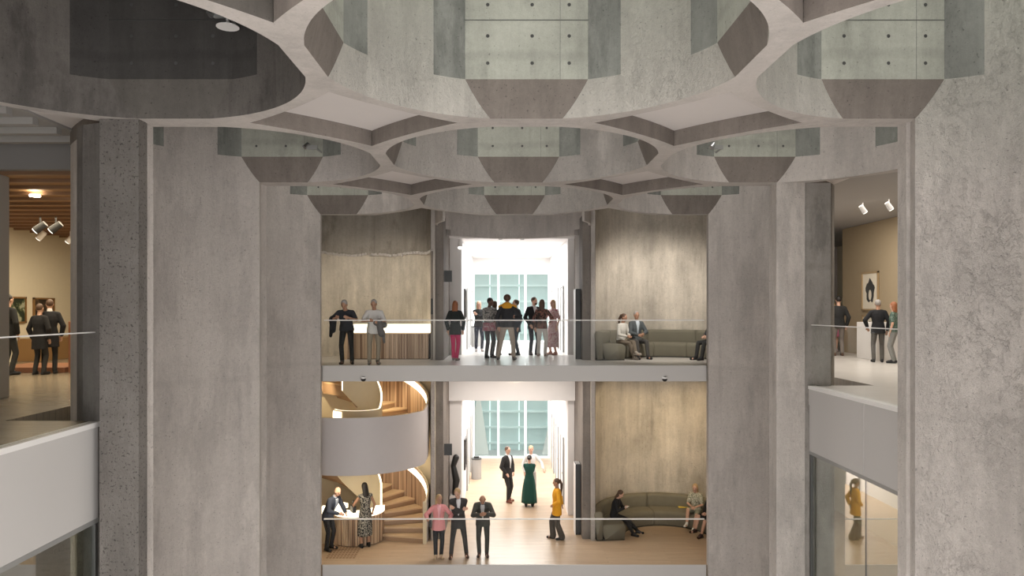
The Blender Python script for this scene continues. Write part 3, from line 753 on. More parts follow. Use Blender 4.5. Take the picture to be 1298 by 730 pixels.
def person(label, x, y, z, heading=0, H=1.75, female=False, skin='light', hair='brown', hs='short', lean=0, slean=0, twist=0, hip=None, hipy=0, seat=False,
           feet=None, hands=None, head=(0,0), top=('jacket',(.02,.02,.02),-.12), sleeve='long', bottom=('trousers',DK), shirt=None, shoes=DK, legs=None, extra=None, group=None, fat=1.0, knees=None, lod=1.0):
    t = thing('person', label, 'person', (x, y, z), R(heading), group); k = H/1.75; t.scale = (k, k, k)
    sk = SK[skin]
    W = .93 if female else 1.0
    hz = hip if hip is not None else (.52 if seat else .93)
    P0 = Vector((0, hipy, hz))
    def rotv(v, a, b, c): return Matrix.Rotation(R(c), 3, 'Z')@(Matrix.Rotation(R(b), 3, 'Y')@(Matrix.Rotation(R(a), 3, 'X')@Vector(v)))
    u = rotv((0,0,1), lean, slean, twist); rt = rotv((1,0,0), lean, slean, twist); fw = rotv((0,-1,0), lean, slean, twist)
    prt = (Vector((1,0,0))+rt).normalized(); pf = Vector((0,-1,0))
    wa, ch, sh = P0+u*.16, P0+u*.33, P0+u*.50
    nb = P0+u*.545
    hp, hy = head
    hm = Matrix.Rotation(R(twist+hy), 3, 'Z')@Matrix.Rotation(R(lean*.45+hp), 3, 'X')
    hu, hf, hr = hm@Vector((0,0,1)), hm@Vector((0,-1,0)), hm@Vector((1,0,0))
    hc = nb+hu*.152+hf*.02
    feet = feet or {-1:(-.10,0), 1:(.11,.02)}
    hands = hands or {}
    J = {}
    for s_ in (-1, 1):
        S0 = sh+rt*(s_*.165*W)-u*.035
        hd = hands.get(s_, 'rel')
        if hd == 'rel': hd = tuple(S0+Vector((s_*.07, -.05, -.50)))
        elif hd == 'cross': hd = tuple(ch+fw*.20-rt*(s_*.10)+u*(.02*s_))
        elif hd == 'pocket': hd = tuple(P0+Vector((s_*.17, -.10, .0)))
        elif hd == 'back': hd = tuple(P0+Vector((s_*.05, .15, .06)))
        elif hd == 'lap': hd = tuple(P0+Vector((s_*.05, -.28, .14)))
        elif hd == 'chin': hd = tuple(hc+hf*.12-hu*.16)
        pole = (s_*.8, .45, -.5) if not isinstance(hd, str) else (s_, 0, 0)
        E, Wr = ik(S0, hd, .285, .25, rotv(pole, 0, 0, twist))
        Hh = P0+prt*(s_*.085*W)-Vector((0,0,.03))
        fx, fy = feet[s_][0], feet[s_][1]; fz = feet[s_][2] if len(feet[s_]) > 2 else 0
        An = Vector((fx, fy, fz+.085))
        kp = (knees or {}).get(s_, (s_*.15, -1, .25 if seat else 0))
        K, An = ik(Hh, An, .43, .41, kp)
        J[s_] = (S0, E, Wr, Hh, K, An)
    # ---- body
    b = MB()
    b.rings([b.ell(P0-Vector((0,0,.09)), prt, pf, .12*W, .09), b.ell(P0, prt, pf, .155, .105), b.ell(P0+u*.08, prt, pf, .14*W, .10), b.ell(wa, rt, fw, .12*W, .092),
             b.ell(ch, rt, fw, .15*W, .108), b.ell(P0+u*.44, rt, fw, .155*W, .095), b.ell(sh+u*.005, rt, fw, .09*W, .06), b.ell(nb, rt, fw, .052, .055)])
    b.cap(nb-u*.03, hc-hu*.06, .055, .05)
    b.ball(hc+hu*.015, .073, .092, .105, hm); b.ball(hc-hu*.05+hf*.02, .055, .062, .062, hm)
    b.ball(hc-hu*.085+hf*.055, .025, .02, .02, hm)
    b.cap(hc+hf*.085+hu*.02, hc+hf*.098-hu*.02, .008, .013)
    b.ball(hc+hf*.078+hu*.03, .05, .012, .01, hm)
    for s_ in (-1, 1):
        b.ball(hc+hr*(s_*.076)+hu*.0, .010, .02, .032, hm)
        S0, E, Wr, Hh, K, An = J[s_]
        b.cap(nb-u*.06+rt*(s_*.04), S0, .045, .050); b.cap(S0, E, .047*W, .037*W); b.cap(E, Wr, .038*W, .026*W)
        b.cap(Hh, K, .080, .052); b.cap(K, K+(An-K)*.35, .05, .054); b.cap(K+(An-K)*.35, An, .054, .036)
        b.cap(An, An+Vector((fw.x*0, -.13, -.045)) if fz == 0 else An+Vector((0,-.11,-.06)), .034, .026)
        # hand
        d = (Wr-E).normalized(); side = d.cross(Vector((0,-1,0)));
        if side.length < .2: side = d.cross(Vector((0,0,1)))
        side.normalize(); nrm = side.cross(d).normalized()
        pc = Wr+d*.045
        Rm = Matrix((side, nrm, d)).transposed()
        b.ball(pc, .038, .016, .052, Rm)
        for q, (o_, ln) in enumerate(((-.028,.036), (-.009,.042), (.010,.040), (.028,.031))):
            f0 = pc+d*.035+side*o_; f1 = f0+d*ln+nrm*.006*-s_; f2 = f1+d*ln*.65-nrm*.016
            b.cap(f0, f1, .010, .0095, n=8); b.cap(f1, f2, .0095, .0085, n=8)
        th = side*(-.034); b.cap(pc-d*.02+th*.8, pc+d*.012+th*1.5, .012, .011, n=8); b.cap(pc+d*.012+th*1.5, pc+d*.04+th*1.55-nrm*.01, .011, .009, n=8)
    bo = b.build('body', sk, t, smooth=True); remesh(bo, .0085*lod, 4)
    for s_ in (-1, 1):
        b = MB(); b.ball(hc+hr*(s_*.030)+hf*.083+hu*.012, .012, .008, .006, hm, n=8); e = b.build('eye', M['black'], bo, smooth=True)
    b = MB(); b.ball(hc+hf*.083-hu*.048, .022, .009, .006, hm, n=10); b.build('mouth', LIP, bo, smooth=True)
    # ---- clothes
    tk, tc, hem = (top+(0,0,0))[:3]
    tm = tc if not isinstance(tc, tuple) else cloth(tc)
    pd = .022 if tk in ('jacket', 'coat') else .012
    b = MB(); g = fat
    hemv = P0+Vector((0,0,hem)) if not seat else P0+Vector((0,0,max(hem, -.06)))
    b.rings([b.ell(hemv, prt, pf, (.168 if tk != 'coat' else .18)*g+pd, .118*g+pd), b.ell(P0+u*.06, prt, pf, .152*g+pd, .110*g+pd), b.ell(wa+u*.02, rt, fw, (.128*W)*g+pd, (.10)*g+pd),
             b.ell(ch, rt, fw, (.155*W)*g+pd, .115+pd), b.ell(P0+u*.43, rt, fw, .160*W+pd*.6, .10+pd), b.ell(sh+u*.005, rt, fw, .10*W+pd, .068+pd), b.ell(nb-u*.005, rt, fw, .062, .062)])
    for s_ in (-1, 1):
        S0, E, Wr = J[s_][:3]
        b.cap(nb-u*.06+rt*(s_*.04), S0, .045+pd, .050+pd*.7)
        if sleeve == 'long': b.cap(S0, E, .050+pd*.7, .042+pd*.8); b.cap(E, E+(Wr-E)*.90, .042+pd, .031+pd*.8)
        elif sleeve == 'short': b.cap(S0, S0+(E-S0)*.75, .052+pd, .046+pd)
    o = b.build({'jacket':'jacket','coat':'coat','tee':'shirt','dress':'dress_top','blouse':'blouse'}[tk], tm, t, smooth=True); remesh(o, .011*lod, 3)
    if shirt:
        Rm = Matrix((rt, fw, u)).transposed()
        b = MB(); yy = .115+pd
        rws = [(.535,.045,.062+pd), (.50,.05,.088+pd), (.46,.048,.106+pd), (.40,.036,.118+pd), (.33,.026,.122+pd), (.24,.014,.118+pd), (.15,.003,.108+pd)]
        vs = []
        for uu, hw, yy in rws: vs += [P0+u*uu-rt*hw+fw*(yy-.012), P0+u*uu+fw*yy, P0+u*uu+rt*hw+fw*(yy-.012)]
        b.add(vs, [f for q in range(len(rws)-1) for f in ((3*q,3*q+3,3*q+4,3*q+1),(3*q+1,3*q+4,3*q+5,3*q+2))])
        o = sf_ = b.build('shirt_front', cloth(shirt), t, smooth=True); so = o.modifiers.new('s', 'SOLIDIFY'); so.thickness = .03; so.offset = -1 if False else 0
        b = MB(); b.cap(nb-u*.02, nb+hu*.02, .066, .058); b.build('collar', cloth(shirt), sf_, smooth=True)
    bk = bottom[0]; bm = bottom[1] if not isinstance(bottom[1], tuple) else cloth(bottom[1])
    if bk in ('trousers', 'shorts', 'wide'):
        b = MB(); wd = .02 if bk == 'wide' else 0
        b.rings([b.ell(P0-Vector((0,0,.11)), prt, pf, .135, .10), b.ell(P0, prt, pf, .165, .116), b.ell(P0+u*.09, prt, pf, .15, .11)])
        for s_ in (-1, 1):
            Hh, K, An = J[s_][3:]
            if bk == 'shorts': b.cap(Hh, Hh+(K-Hh)*.85, .095, .075)
            else: b.cap(Hh, K, .092, .062+wd); b.cap(K, K+(An-K)*.97, .062+wd, .054+wd*2); b.cap(K+(An-K)*.9, An+Vector((0,-.005,-.012)), .054+wd*2, .050+wd*2)
        o = b.build('trousers' if bk != 'shorts' else 'shorts', bm, t, smooth=True); remesh(o, .012*lod, 3)
    elif bk == 'skirt':
        ln = bottom[2]; wd = bottom[3] if len(bottom) > 3 else .2; b = MB()
        if not seat:
            zb = max(P0.z-ln, .03); fcx = (feet[-1][0]+feet[1][0])/2; fcy = (feet[-1][1]+feet[1][1])/2-.03; rs = []
            for q in range(9):
                f = q/8; zz = zb+(P0.z+.10-zb)*f; e = 1-f
                c = Vector((fcx*e*.8, P0.y*(1-e)+fcy*e, zz)); n = 40; rx = .15+(wd-.15)*e**.8+.02*math.sin(math.pi*f); ry = rx*.74
                rs.append([c+Vector(((rx+.012*e*math.sin(2*math.pi*i/n*9))*math.cos(2*math.pi*i/n), (ry+.012*e*math.sin(2*math.pi*i/n*9))*math.sin(2*math.pi*i/n), 0)) for i in range(n)])
            b.rings(rs); b.build('skirt', bm, t, smooth=True)
        else:
            b.rings([b.ell(P0-Vector((0,0,.05)), prt, pf, .17, .13), b.ell(P0+u*.10, prt, pf, .15, .115)])
            for s_ in (-1, 1):
                Hh, K, An = J[s_][3:]; b.cap(Hh, Hh+(K-Hh)*ln, .10, .085)
            b.cap(P0+Vector((0,-.08,0)), (J[-1][4]*.5+J[1][4]*.5)*ln+P0*(1-ln), .10, .09)
            o = b.build('skirt', bm, t, smooth=True); remesh(o, .013, 3)
    for s_ in (-1, 1):
        An = J[s_][5]; b = MB()
        toe = An+Vector((s_*.03, -.16, -.05)); heel = An+Vector((0, .035, -.045))
        b.cap(heel, toe, .038, .037); b.cap(An+Vector((0,0,.005)), An+Vector((0,-.07,-.034)), .048, .047)
        b.box(tuple(heel+Vector((-.03,-.02,-.038))), tuple(heel+Vector((.03,.03,-.0))))
        o = b.build('shoe', cloth(shoes), t, smooth=True); remesh(o, .011, 2)
    # ---- hair
    if hair and hs != 'bald':
        b = MB(); hm_ = HR[hair]
        b.ball(hc+hu*.036-hf*.017, .082, .095, .096, hm)
        if hs == 'bald_sides': pass
        if hs in ('long', 'bob'):
            ln = .30 if hs == 'long' else .13
            b.rings([b.ell(hc+hu*.03-hf*.02, hr, hf, .088, .085), b.ell(hc-hu*.06-hf*.04, hr, hf, .09, .06), b.ell(hc-hu*(.06+ln*.6)-hf*.06, hr, hf, .09, .045), b.ell(hc-hu*(.06+ln)-hf*.06, hr, hf, .07, .03)])
        if hs == 'pony': b.cap(hc+hu*.06-hf*.11, hc-hu*.05-hf*.15, .035, .04); b.cap(hc-hu*.05-hf*.15, hc-hu*.38-hf*.15, .04, .015)
        if hs == 'bun': b.ball(hc+hu*.03-hf*.12, .05, .05, .05)
        if hs == 'curly': b.ball(hc+hu*.03-hf*.03, .10, .10, .10, hm)
        o = b.build('hair', hm_, t, smooth=True); remesh(o, .011, 2)
    if extra: extra(t, J, dict(P0=P0, u=u, rt=rt, fw=fw, ch=ch, hc=hc, hu=hu, hf=hf, nb=nb))
    return t
def carried(t, name, label, cat, build, mat):
    """a carried thing: its own top-level object placed in the person's frame"""
    b = MB(); build(b)
    o = b.build(name, mat, smooth=True)
    o.matrix_world = Matrix.Translation(t.location)@Matrix.Rotation(t.rotation_euler.z, 4, 'Z')@Matrix.Scale(t.scale.x, 4)
    r = o.modifiers.new('remesh', 'REMESH'); r.mode = 'VOXEL'; r.voxel_size = .012; r.use_smooth_shade = True
    return tag(o, label, cat)
exec_people = True
# ------------------------------------------------------------------ the people on the upper storey
RY = (FD+.006)*S      # rail plane
def at(px, d): return ((px-637)*d/F*S+CX, d*S)
if exec_people:
    x, y = at(439, 4.19)
    p = person('man in dark shirt leaning both forearms on the upper rail, dark jacket over his arm', x, y, 0, 5, 1.80, hair='grey', skin='tan', lean=30, hipy=.10, hip=.90, hands={-1:(-.20,-.46,1.17), 1:(.12,-.48,1.17)}, head=(18,-10),
           top=('tee',(.03,.032,.04),-.06), sleeve='short', bottom=('trousers',(.02,.02,.02)), shoes=(.06,.05,.045), feet={-1:(-.10,.0), 1:(.14,.02)}, fat=1.1)
    carried(p, 'jacket', 'dark jacket hanging over the arm of the man in the dark shirt', 'jacket', lambda b: (b.cap((-.30,-.22,1.13),(-.30,-.2,.86),.10,.07), b.cap((-.27,-.30,1.15),(-.33,-.12,1.10),.09,.08), b.cap((-.33,-.2,.95),(-.36,-.18,.72),.06,.04)), cloth((.022,.022,.024)))
    x, y = at(474, 4.18)
    p = person('man in white short sleeved shirt leaning on the upper rail holding a grey jacket', x, y, 0, 15, 1.74, hair='grey', skin='tan', lean=18, hipy=.05, hip=.91, hands={-1:(-.16,-.40,1.14), 1:(.10,-.36,1.10)}, head=(15,-15),
           top=('tee',(.62,.60,.58),-.12), sleeve='short', bottom=('trousers',(.30,.25,.19)), shoes=(.25,.22,.19), feet={-1:(-.12,-.02), 1:(.10,.03)}, fat=1.1)
    carried(p, 'jacket', 'grey jacket bundled in the hands of the man in the white shirt', 'jacket', lambda b: (b.cap((.10,-.36,1.10),(.16,-.30,.80),.09,.08), b.cap((.02,-.36,1.08),(.24,-.26,1.02),.07,.08), b.cap((.20,-.3,.85),(.24,-.25,.58),.06,.03)), cloth((.14,.13,.13)))
    x, y = at(577, 4.50)
    person('woman in bright pink trousers and dark jacket seen from behind', x, y, 0, 170, 1.66, True, hair='red', hs='long', hands={}, top=('jacket',(.02,.025,.025),-.18), bottom=('trousers',(.62,.03,.14)), shoes=(.25,.2,.2), feet={-1:(-.06,.08), 1:(.07,-.06)})
    x, y = at(607, 5.45)
    person('woman with long fair hair and dark clothes standing at the left of the hall', x, y, 0, 12, 1.70, True, hair='blond', hs='long', hands={-1:'cross', 1:'cross'}, top=('tee',(.025,.025,.025),-.08), bottom=('trousers',(.03,.035,.05)), shoes=(.5,.5,.5))
    x, y = at(620, 4.72)
    person('man in patterned grey jacket with tied pink cloth at the waist', x, y, 0, 35, 1.76, skin='dark', hair='black', hands={-1:(-.02,-.25,1.08), 1:(.10,-.25,1.05)}, head=(8,25), top=('jacket', pattern('grey pattern', (.10,.10,.10), (.42,.40,.37), (.24,.22,.21), 14, .45), -.10), bottom=('trousers',(.07,.07,.075)),
           extra=lambda t, J, q: (lambda b: (b.rings([b.ell(q['P0']-Vector((0,0,.14)), Vector((1,0,0)), Vector((0,1,0)), .215,.165), b.ell(q['P0']+Vector((0,0,.10)), Vector((1,0,0)), Vector((0,1,0)), .185,.15)]), b.build('waist_cloth', pattern('pink pattern', (.35,.12,.16), (.55,.45,.45), (.2,.05,.08), 18), t)))(MB()))
    x, y = at(627, 5.0)
    person('person half hidden behind the man in the patterned grey jacket', x, y, 0, 150, 1.68, True, hair='brown', hs='long', top=('jacket',(.10,.09,.085),-.1), bottom=('trousers',(.30,.24,.2)), lod=1.2)
    x, y = at(643, 4.55)
    p = person('man with a yellow hood and pale trousers standing with his back to the rail', x, y, 0, 172, 1.84, hair='brown', hs='curly', top=('jacket',(.03,.03,.035),-.06), bottom=('trousers',(.42,.35,.29)), shoes=(.10,.09,.09), feet={-1:(-.17,-.02), 1:(.24,.05)}, hands={-1:(-.20,-.22,1.15), 1:'rel'},
           extra=lambda t, J, q: (lambda b: (b.ball(q['nb']-q['fw']*.07-q['u']*.03, .14,.07,.10), b.cap(q['nb']+q['rt']*.06-q['u']*.02, q['nb']+q['rt']*.20-q['u']*.06, .06,.05), b.cap(q['nb']-q['rt']*.06-q['u']*.02, q['nb']-q['rt']*.20-q['u']*.06, .06,.05), b.build('hood', cloth((.75,.36,.03)), t, smooth=True)))(MB()))
    x, y = at(643, 4.55)
    x, y = at(654, 5.0)
    person('person in dark clothes with curly hair behind the man in the yellow hood', x, y, 0, -60, 1.72, True, hair='brown', hs='curly', top=('jacket',(.05,.06,.075),-.2), bottom=('trousers',(.05,.06,.08)), lod=1.2)
    x, y = at(676, 5.02)
    person('bearded man in black jacket and white shirt talking in the middle of the hall', x, y, 0, 25, 1.80, hair='brown', hands={-1:'pocket', 1:(.1,-.25,1.1)}, head=(5,30), top=('jacket',DK,-.14), shirt=(.75,.75,.75), bottom=('trousers',(.03,.032,.045)), shoes=(.05,.04,.04),
           extra=lambda t, J, q: (lambda b: (b.ball(q['hc']+q['hf']*.06-q['hu']*.075, .045,.04,.04), b.build('beard', HR['brown'], t, smooth=True)))(MB()))
    x, y = at(687, 4.90)
    person('woman in patterned top and white trousers seen from behind', x, y, 0, 165, 1.72, True, hair='brown', hs='bob', top=('blouse', pattern('rust pattern', (.05,.035,.03), (.30,.12,.09), (.10,.10,.08), 16), -.08), bottom=('trousers',(.66,.62,.58)), shoes=(.35,.25,.2), hands={1:'rel', -1:(-.22,-.2,1.05)})
    x, y = at(701, 5.05)
    person('fair haired woman in a long pink floral dress', x, y, 0, -50, 1.72, True, hair='blond', hs='bob', top=('dress', pattern('floral pink', (.55,.42,.40), (.35,.10,.13), (.68,.58,.55), 20), -.02), sleeve='short', bottom=('skirt', pattern('floral skirt', (.55,.42,.40), (.30,.08,.11), (.68,.58,.55), 20), .68, .22), shoes=(.4,.2,.15), hands={-1:(-.10,-.25,1.2), 1:'rel'})
    # seated pair upper sofa
    x, y = at(787, 4.66)
    person('woman in white blouse sitting cross legged on the upper sofa', x, y, 0, 40, 1.68, True, skin='tan', hair='brown', hs='pony', seat=True, hip=.54, lean=8, hands={-1:'lap', 1:'lap'}, head=(5,10), top=('blouse',(.60,.57,.52),.02), bottom=('trousers',(.17,.135,.10)), shoes=(.4,.35,.3), feet={-1:(-.05,-.55,.0), 1:(-.12,-.66,.14)})
    x, y = at(806, 4.70)
    person('man in grey suit sitting on the upper sofa beside the woman in white', x, y, 0, 12, 1.76, skin='tan', hair='grey', seat=True, hip=.54, lean=3, hands={-1:'lap', 1:(.12,-.30,.72)}, top=('jacket',(.075,.085,.09),-.04), shirt=(.55,.6,.66), bottom=('trousers',(.07,.065,.06)), feet={-1:(-.14,-.52), 1:(.16,-.50)})
    x, y = at(905, 4.55)
    person('person in dark clothes at the right end of the upper sofa, cut by the pillar', x, y, 0, -70, 1.72, seat=True, hip=.54, hair='black', hands={-1:'lap', 1:'lap'}, top=('jacket',DK,-.04), bottom=('trousers',(.03,.03,.03)), feet={-1:(-.14,-.50), 1:(.1,-.48)})
    # ------------------------------------------------------------------ lower storey
    x, y = at(417, 4.33)
    person('bald man in dark blue jacket bending over the left edge of the desk', x, y, -5, 62, 1.80, hair=None, hs='bald', lean=28, hipy=.05, hands={-1:(-.12,-.42,1.02), 1:(.12,-.45,1.0)}, head=(10,0), top=('jacket',(.045,.055,.085),-.14), shirt=(.4,.45,.55), bottom=('trousers',(.02,.02,.025)), shoes=DK)
    x, y = at(463, 4.38)
    p = person('dark haired woman in a black and white patterned dress at the round desk', x, y, -5, -150, 1.74, True, skin='tan', hair='black', hs='long', sleeve='none', head=(10,10), hands={1:(.24,-.28,1.05), -1:'rel'}, top=('dress', pattern('black white', (.02,.02,.02), (.45,.42,.36), (.03,.03,.03), 26, .5), -.04), bottom=('skirt', pattern('black white skirt', (.02,.02,.02), (.45,.42,.36), (.03,.03,.03), 26, .5), .62, .19), shoes=DK)
    carried(p, 'handbag', 'black bag held by the woman in the patterned dress', 'bag', lambda b: (b.box((.20,-.38,.92),(.30,-.14,1.10)), b.cap((.25,-.34,1.08),(.25,-.26,1.24),.02,.02), b.cap((.25,-.26,1.24),(.25,-.18,1.08),.02,.02)), M['black'])
    x, y = at(556, 4.19)
    p = person('woman in pink blazer at the lower rail', x, y, -5, 10, 1.66, True, skin='tan', hair='blond', hs='bob', lean=6, hands={-1:(-.34,-.42,1.20), 1:(.26,-.40,1.17)}, head=(0,18), top=('jacket',(.72,.30,.30),-.16), shirt=(.85,.45,.48), bottom=('trousers',(.022,.022,.026)), shoes=(.55,.42,.28), feet={-1:(-.08,.0), 1:(.07,.0)})
    carried(p, 'handbag', 'dark shoulder bag at the side of the woman in the pink blazer', 'bag', lambda b: (b.box((-.27,-.10,.84),(-.20,.10,1.06)), b.cap((-.235,0,1.05),(-.16,0,1.42),.012,.012)), M['black'])
    x, y = at(581, 4.20)
    person('man in dark suit with fair hair and arms crossed at the lower rail', x, y, -5, 5, 1.84, hair='blond', lean=4, head=(22,-20), hands={-1:'cross', 1:'cross'}, top=('jacket',(.045,.042,.042),-.20), shirt=(.68,.68,.7), bottom=('trousers',(.045,.042,.042)), shoes=(.10,.05,.03), feet={-1:(-.18,-.02), 1:(.20,.03)})
    x, y = at(612, 4.22)
    person('bald man in grey suit leaning on the lower rail looking down', x, y, -5, 0, 1.80, skin='tan', hair=None, hs='bald', lean=26, hipy=.08, hip=.91, head=(30,0), hands={-1:(-.06,-.47,1.17), 1:(.10,-.45,1.19)}, top=('jacket',(.06,.06,.052),-.16), shirt=(.6,.6,.6), bottom=('trousers',(.05,.05,.045)), shoes=(.07,.04,.035), feet={-1:(-.09,.02), 1:(.10,.0)})
    x, y = at(643, 5.42)
    person('man in black suit and open white shirt with brown shoes standing in the lower hall', x, y, -5, 48, 1.84, hair='brown', hands={-1:'pocket', 1:'pocket'}, top=('jacket',(.022,.02,.02),-.18), shirt=(.8,.8,.8), bottom=('trousers',(.022,.02,.02)), shoes=(.16,.05,.03), feet={-1:(-.10,-.12), 1:(.10,.02)})
    x, y = at(671, 5.28)
    person('woman in long dark green dress seen from behind', x, y, -5, 175, 1.68, True, hair='black', hs='bun', sleeve='short', hands={-1:'cross', 1:'cross'}, top=('dress',(.008,.06,.045),-.02), bottom=('skirt',(.008,.06,.045),.80,.26), shoes=DK)
    x, y = at(673, 5.50)
    person('fair haired person in white shirt behind the woman in the green dress', x, y, -5, 5, 1.80, True, hair='blond', hs='short', hands={1:(.38,-.22,1.02), -1:'rel'}, top=('blouse',(.72,.70,.68),-.05), bottom=('trousers',(.4,.38,.36)), shoes=DK)
    x, y = at(706, 4.53)
    person('woman in yellow jacket with a long dark ponytail walking alone', x, y, -5, -88, 1.70, True, skin='tan', hair='brown', hs='pony', hands={-1:'back', 1:(.12,-.12,1.02)}, top=('coat',(.80,.38,.02),-.22), bottom=('wide',(.075,.065,.055)), shoes=DK, feet={-1:(-.08,-.10), 1:(.08,.14)})
    x, y = at(778, 4.66)
    p = person('woman in black reading at the left end of the olive sofa', x, y, -5, 62, 1.66, True, hair='brown', hs='bob', seat=True, hip=.54, lean=12, head=(25,0), hands={-1:(-.03,-.34,.80), 1:(.06,-.34,.80)}, top=('blouse',(.015,.015,.017),.0), bottom=('trousers',(.015,.015,.017)), shoes=DK, feet={-1:(-.04,-.62), 1:(.06,-.72,.06)})
    carried(p, 'booklet', 'white booklet in the hands of the woman in black', 'booklet', lambda b: b.box((-.08,-.46,.83),(.10,-.36,.85)), M['white'])
    x, y = at(882, 4.78)
    person('fair haired woman in patterned blouse and shorts on the right of the olive sofa', x, y, -5, -28, 1.68, True, hair='blond', hs='bob', seat=True, hip=.54, lean=5, head=(10,0), sleeve='short', hands={-1:'lap', 1:'lap'}, top=('blouse', pattern('pale leaf', (.50,.48,.38), (.20,.22,.15), (.62,.58,.48), 18), .0), bottom=('shorts',(.30,.31,.24)), shoes=(.75,.72,.68), feet={-1:(-.12,-.62,.18), 1:(.05,-.50)})
    x, y = at(903, 4.62)
    person('person in black with bare crossed legs at the pillar end of the olive sofa', x, y, -5, -60, 1.68, True, hair='brown', hs='long', seat=True, hip=.54, hands={-1:'lap', 1:'lap'}, top=('blouse',(.015,.015,.015),.0), bottom=('shorts',(.02,.02,.02)), shoes=(.04,.02,.02), feet={-1:(-.10,-.60,.12), 1:(.05,-.50)})
    # ------------------------------------------------------------------ galleries
    x, y = at(50, 3.52)
    person('grey haired visitor in black jacket facing the paintings in the left gallery', x, y, 0, 175, 1.54, True, hair='brown', hs='short', top=('jacket',(.012,.012,.014),-.3), bottom=('trousers',(.03,.03,.03)), shoes=DK, lod=1.2)
    x, y = at(63, 3.56)
    person('taller visitor in black coat turned left in the left gallery', x, y, 0, -150, 1.64, hair='brown', top=('coat',(.01,.01,.013),-.3), bottom=('trousers',(.02,.02,.02)), shirt=(.7,.7,.7), lod=1.2)
    x, y = at(10, 3.5)
    person('visitor in black cut by the pale column in the left gallery', x, y, 0, 160, 1.74, hair='black', top=('jacket',(.012,.012,.012),-.15), bottom=('trousers',(.03,.03,.03)), lod=1.2)
    x, y = at(1113, 4.35)
    p = person('man in black jacket seen from behind in the right gallery', x, y, 0, 160, 1.68, hair='grey', skin='tan', top=('jacket',(.01,.01,.012),-.12), bottom=('trousers',(.10,.09,.08)), shoes=DK, hands={1:(.26,-.1,.98), -1:'rel'}, lod=1.1)
    x, y = at(1133, 4.28)
    person('red haired woman in green patterned top and grey trousers beside the man in black', x, y, 0, -130, 1.62, True, hair='red', hs='bob', head=(0,-20), sleeve='short', top=('blouse', pattern('green pattern', (.05,.09,.07), (.15,.2,.16), (.03,.05,.04), 18), -.05), bottom=('trousers',(.22,.22,.21)), shoes=DK, hands={-1:(-.15,-.28,1.25), 1:'rel'}, lod=1.1)
    x, y = at(1063, 4.95)
    person('visitor in dark top and grey trousers beside the round pillar', x, y, 0, 170, 1.82, hair='black', top=('jacket',(.02,.02,.02),-.1), bottom=('trousers',(.20,.17,.15)), shoes=(.1,.05,.03), lod=1.2)
    x, y = at(1056, 5.4)
    person('visitor in pink dress beyond the round pillar', x, y, 0, 150, 1.66, True, hair='blond', hs='bob', sleeve='short', top=('dress',(.55,.16,.25),-.02), bottom=('skirt',(.55,.16,.25),.4,.2), shoes=(.5,.4,.4), lod=1.2)

# ------------------------------------------------------------------ light
def area(name, loc, rot, sx, sy, power, c=(1,1,1), spread=180):
    l = bpy.data.lights.new(name, 'AREA'); l.shape = 'RECTANGLE'; l.size = sx; l.size_y = sy; l.energy = power; l.color = c; l.spread = R(spread)
    o = bpy.data.objects.new(name, l); col.objects.link(o); o.location = loc; o.rotation_euler = rot; return o
def spot(name, loc, aim, power, c=(1,.85,.6), ang=70, rad=.06, blend=.8):
    l = bpy.data.lights.new(name, 'SPOT'); l.energy = power; l.color = c; l.spot_size = R(ang); l.spot_blend = blend; l.shadow_soft_size = rad
    o = bpy.data.objects.new(name, l); col.objects.link(o); o.location = loc; d = Vector(aim)-Vector(loc); o.rotation_euler = d.to_track_quat('-Z', 'Y').to_euler(); return o
area('hall_light', (0, 6.0*S, 3.60), (0,0,0), 2.6, 6.5, 560, (.96,.98,1))
area('hall_light', (0, 6.0*S, -1.42), (0,0,0), 2.6, 6.5, 480, (1,.98,.96))
0 and area('facade_light', (0, 8.3*S, 6.5), (R(62),0,0), 9, 3, 2600, (.9,1,1))
area('bridge_light', (0, 4.55*S, -.40), (0,0,0), 2.6, 1.2, 120, (1,.93,.86))
area('gallery_light', (1.95*S, 3.9*S, 4.06), (0,0,0), 2, 8, 330, (1,.94,.86))
area('gallery_light', (1.9*S, 3.9*S, -.92), (0,0,0), 2, 8, 160, (1,.85,.65))
area('gallery_light', (-2.2*S, 3.7*S, 3.54), (0,0,0), 3, 8, 430, (1,.84,.6))
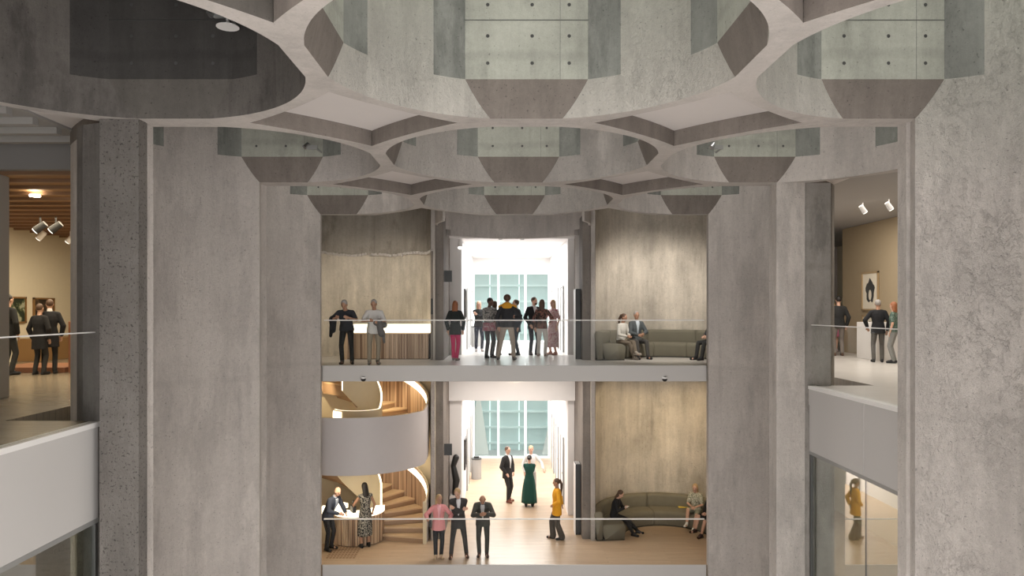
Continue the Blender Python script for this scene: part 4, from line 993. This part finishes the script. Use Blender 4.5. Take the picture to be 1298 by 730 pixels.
area('gallery_light', (-2.0*S, 2.6*S, -.92), (0,0,0), 3, 5, 160, (1,.84,.6))
# wall washers in the lower right niche, stair spots, added upper niche spots
for dx in (-.25, .05, .3): spot('niche_spot', ((SX+dx)*S, 4.45*S, -.45), ((SX+dx)*S, 4.97*S, -2.6), 110, (1,.78,.48), 80)
spot('niche_spot', (SX*S, 4.45*S, -.45), (SX*S, 4.5*S, -5), 110, (1,.82,.58), 120)
for dx in (-.3, 0, .25): spot('stair_spot', ((-SX+dx)*S, 4.7*S, -.45), ((-SX+dx)*S, 4.9*S, -3), 60, (1,.82,.52), 110)
spot('stair_spot', (-1.0*S, 4.2*S, -2.92), (-.95*S, 4.3*S, -5), 60, (1,.84,.6), 150)
spot('stair_spot', (-.72*S, 4.75*S, -2.2), (-.75*S, 4.7*S, -5), 50, (1,.84,.6), 140)
spot('niche_spot', (-.75*S, 4.2*S, 4.1), (-.9*S, 4.9*S, .8), 300, (1,.9,.75), 90)  # added spot that brightens the upper left niche, no fitting there
spot('niche_spot', (.9*S, 4.2*S, 4.1), (.95*S, 4.9*S, .8), 650, (1,.93,.85), 90)  # added spot that brightens the upper right niche and sofa
# daylight from the atrium roof
area('roof_daylight', (0.6*S, .6*S, 12.5), (R(12), 0, 0), 9, 9, 500, (.98,1,.97))

w = bpy.data.worlds.new('World'); scene.world = w; w.use_nodes = True
bg = w.node_tree.nodes['Background']; bg.inputs[0].default_value = (1,.975,.945,1); bg.inputs[1].default_value = 3.0
cam = bpy.data.cameras.new('Camera'); co = bpy.data.objects.new('Camera', cam); col.objects.link(co)
co.location = (CX, 0, CZ); co.rotation_euler = (R(90), 0, 0)
cam.sensor_width = 36; cam.lens = 36*F/1298; cam.shift_x = (649-637)/1298; cam.shift_y = 27/1298; cam.clip_start = .05; cam.clip_end = 300
scene.camera = co
scene.view_settings.view_transform = 'Standard'
scene.view_settings.exposure = 0
scene.cycles.max_bounces = 7; scene.cycles.diffuse_bounces = 4; scene.cycles.transparent_max_bounces = 12
scene.cycles.sample_clamp_indirect = 4
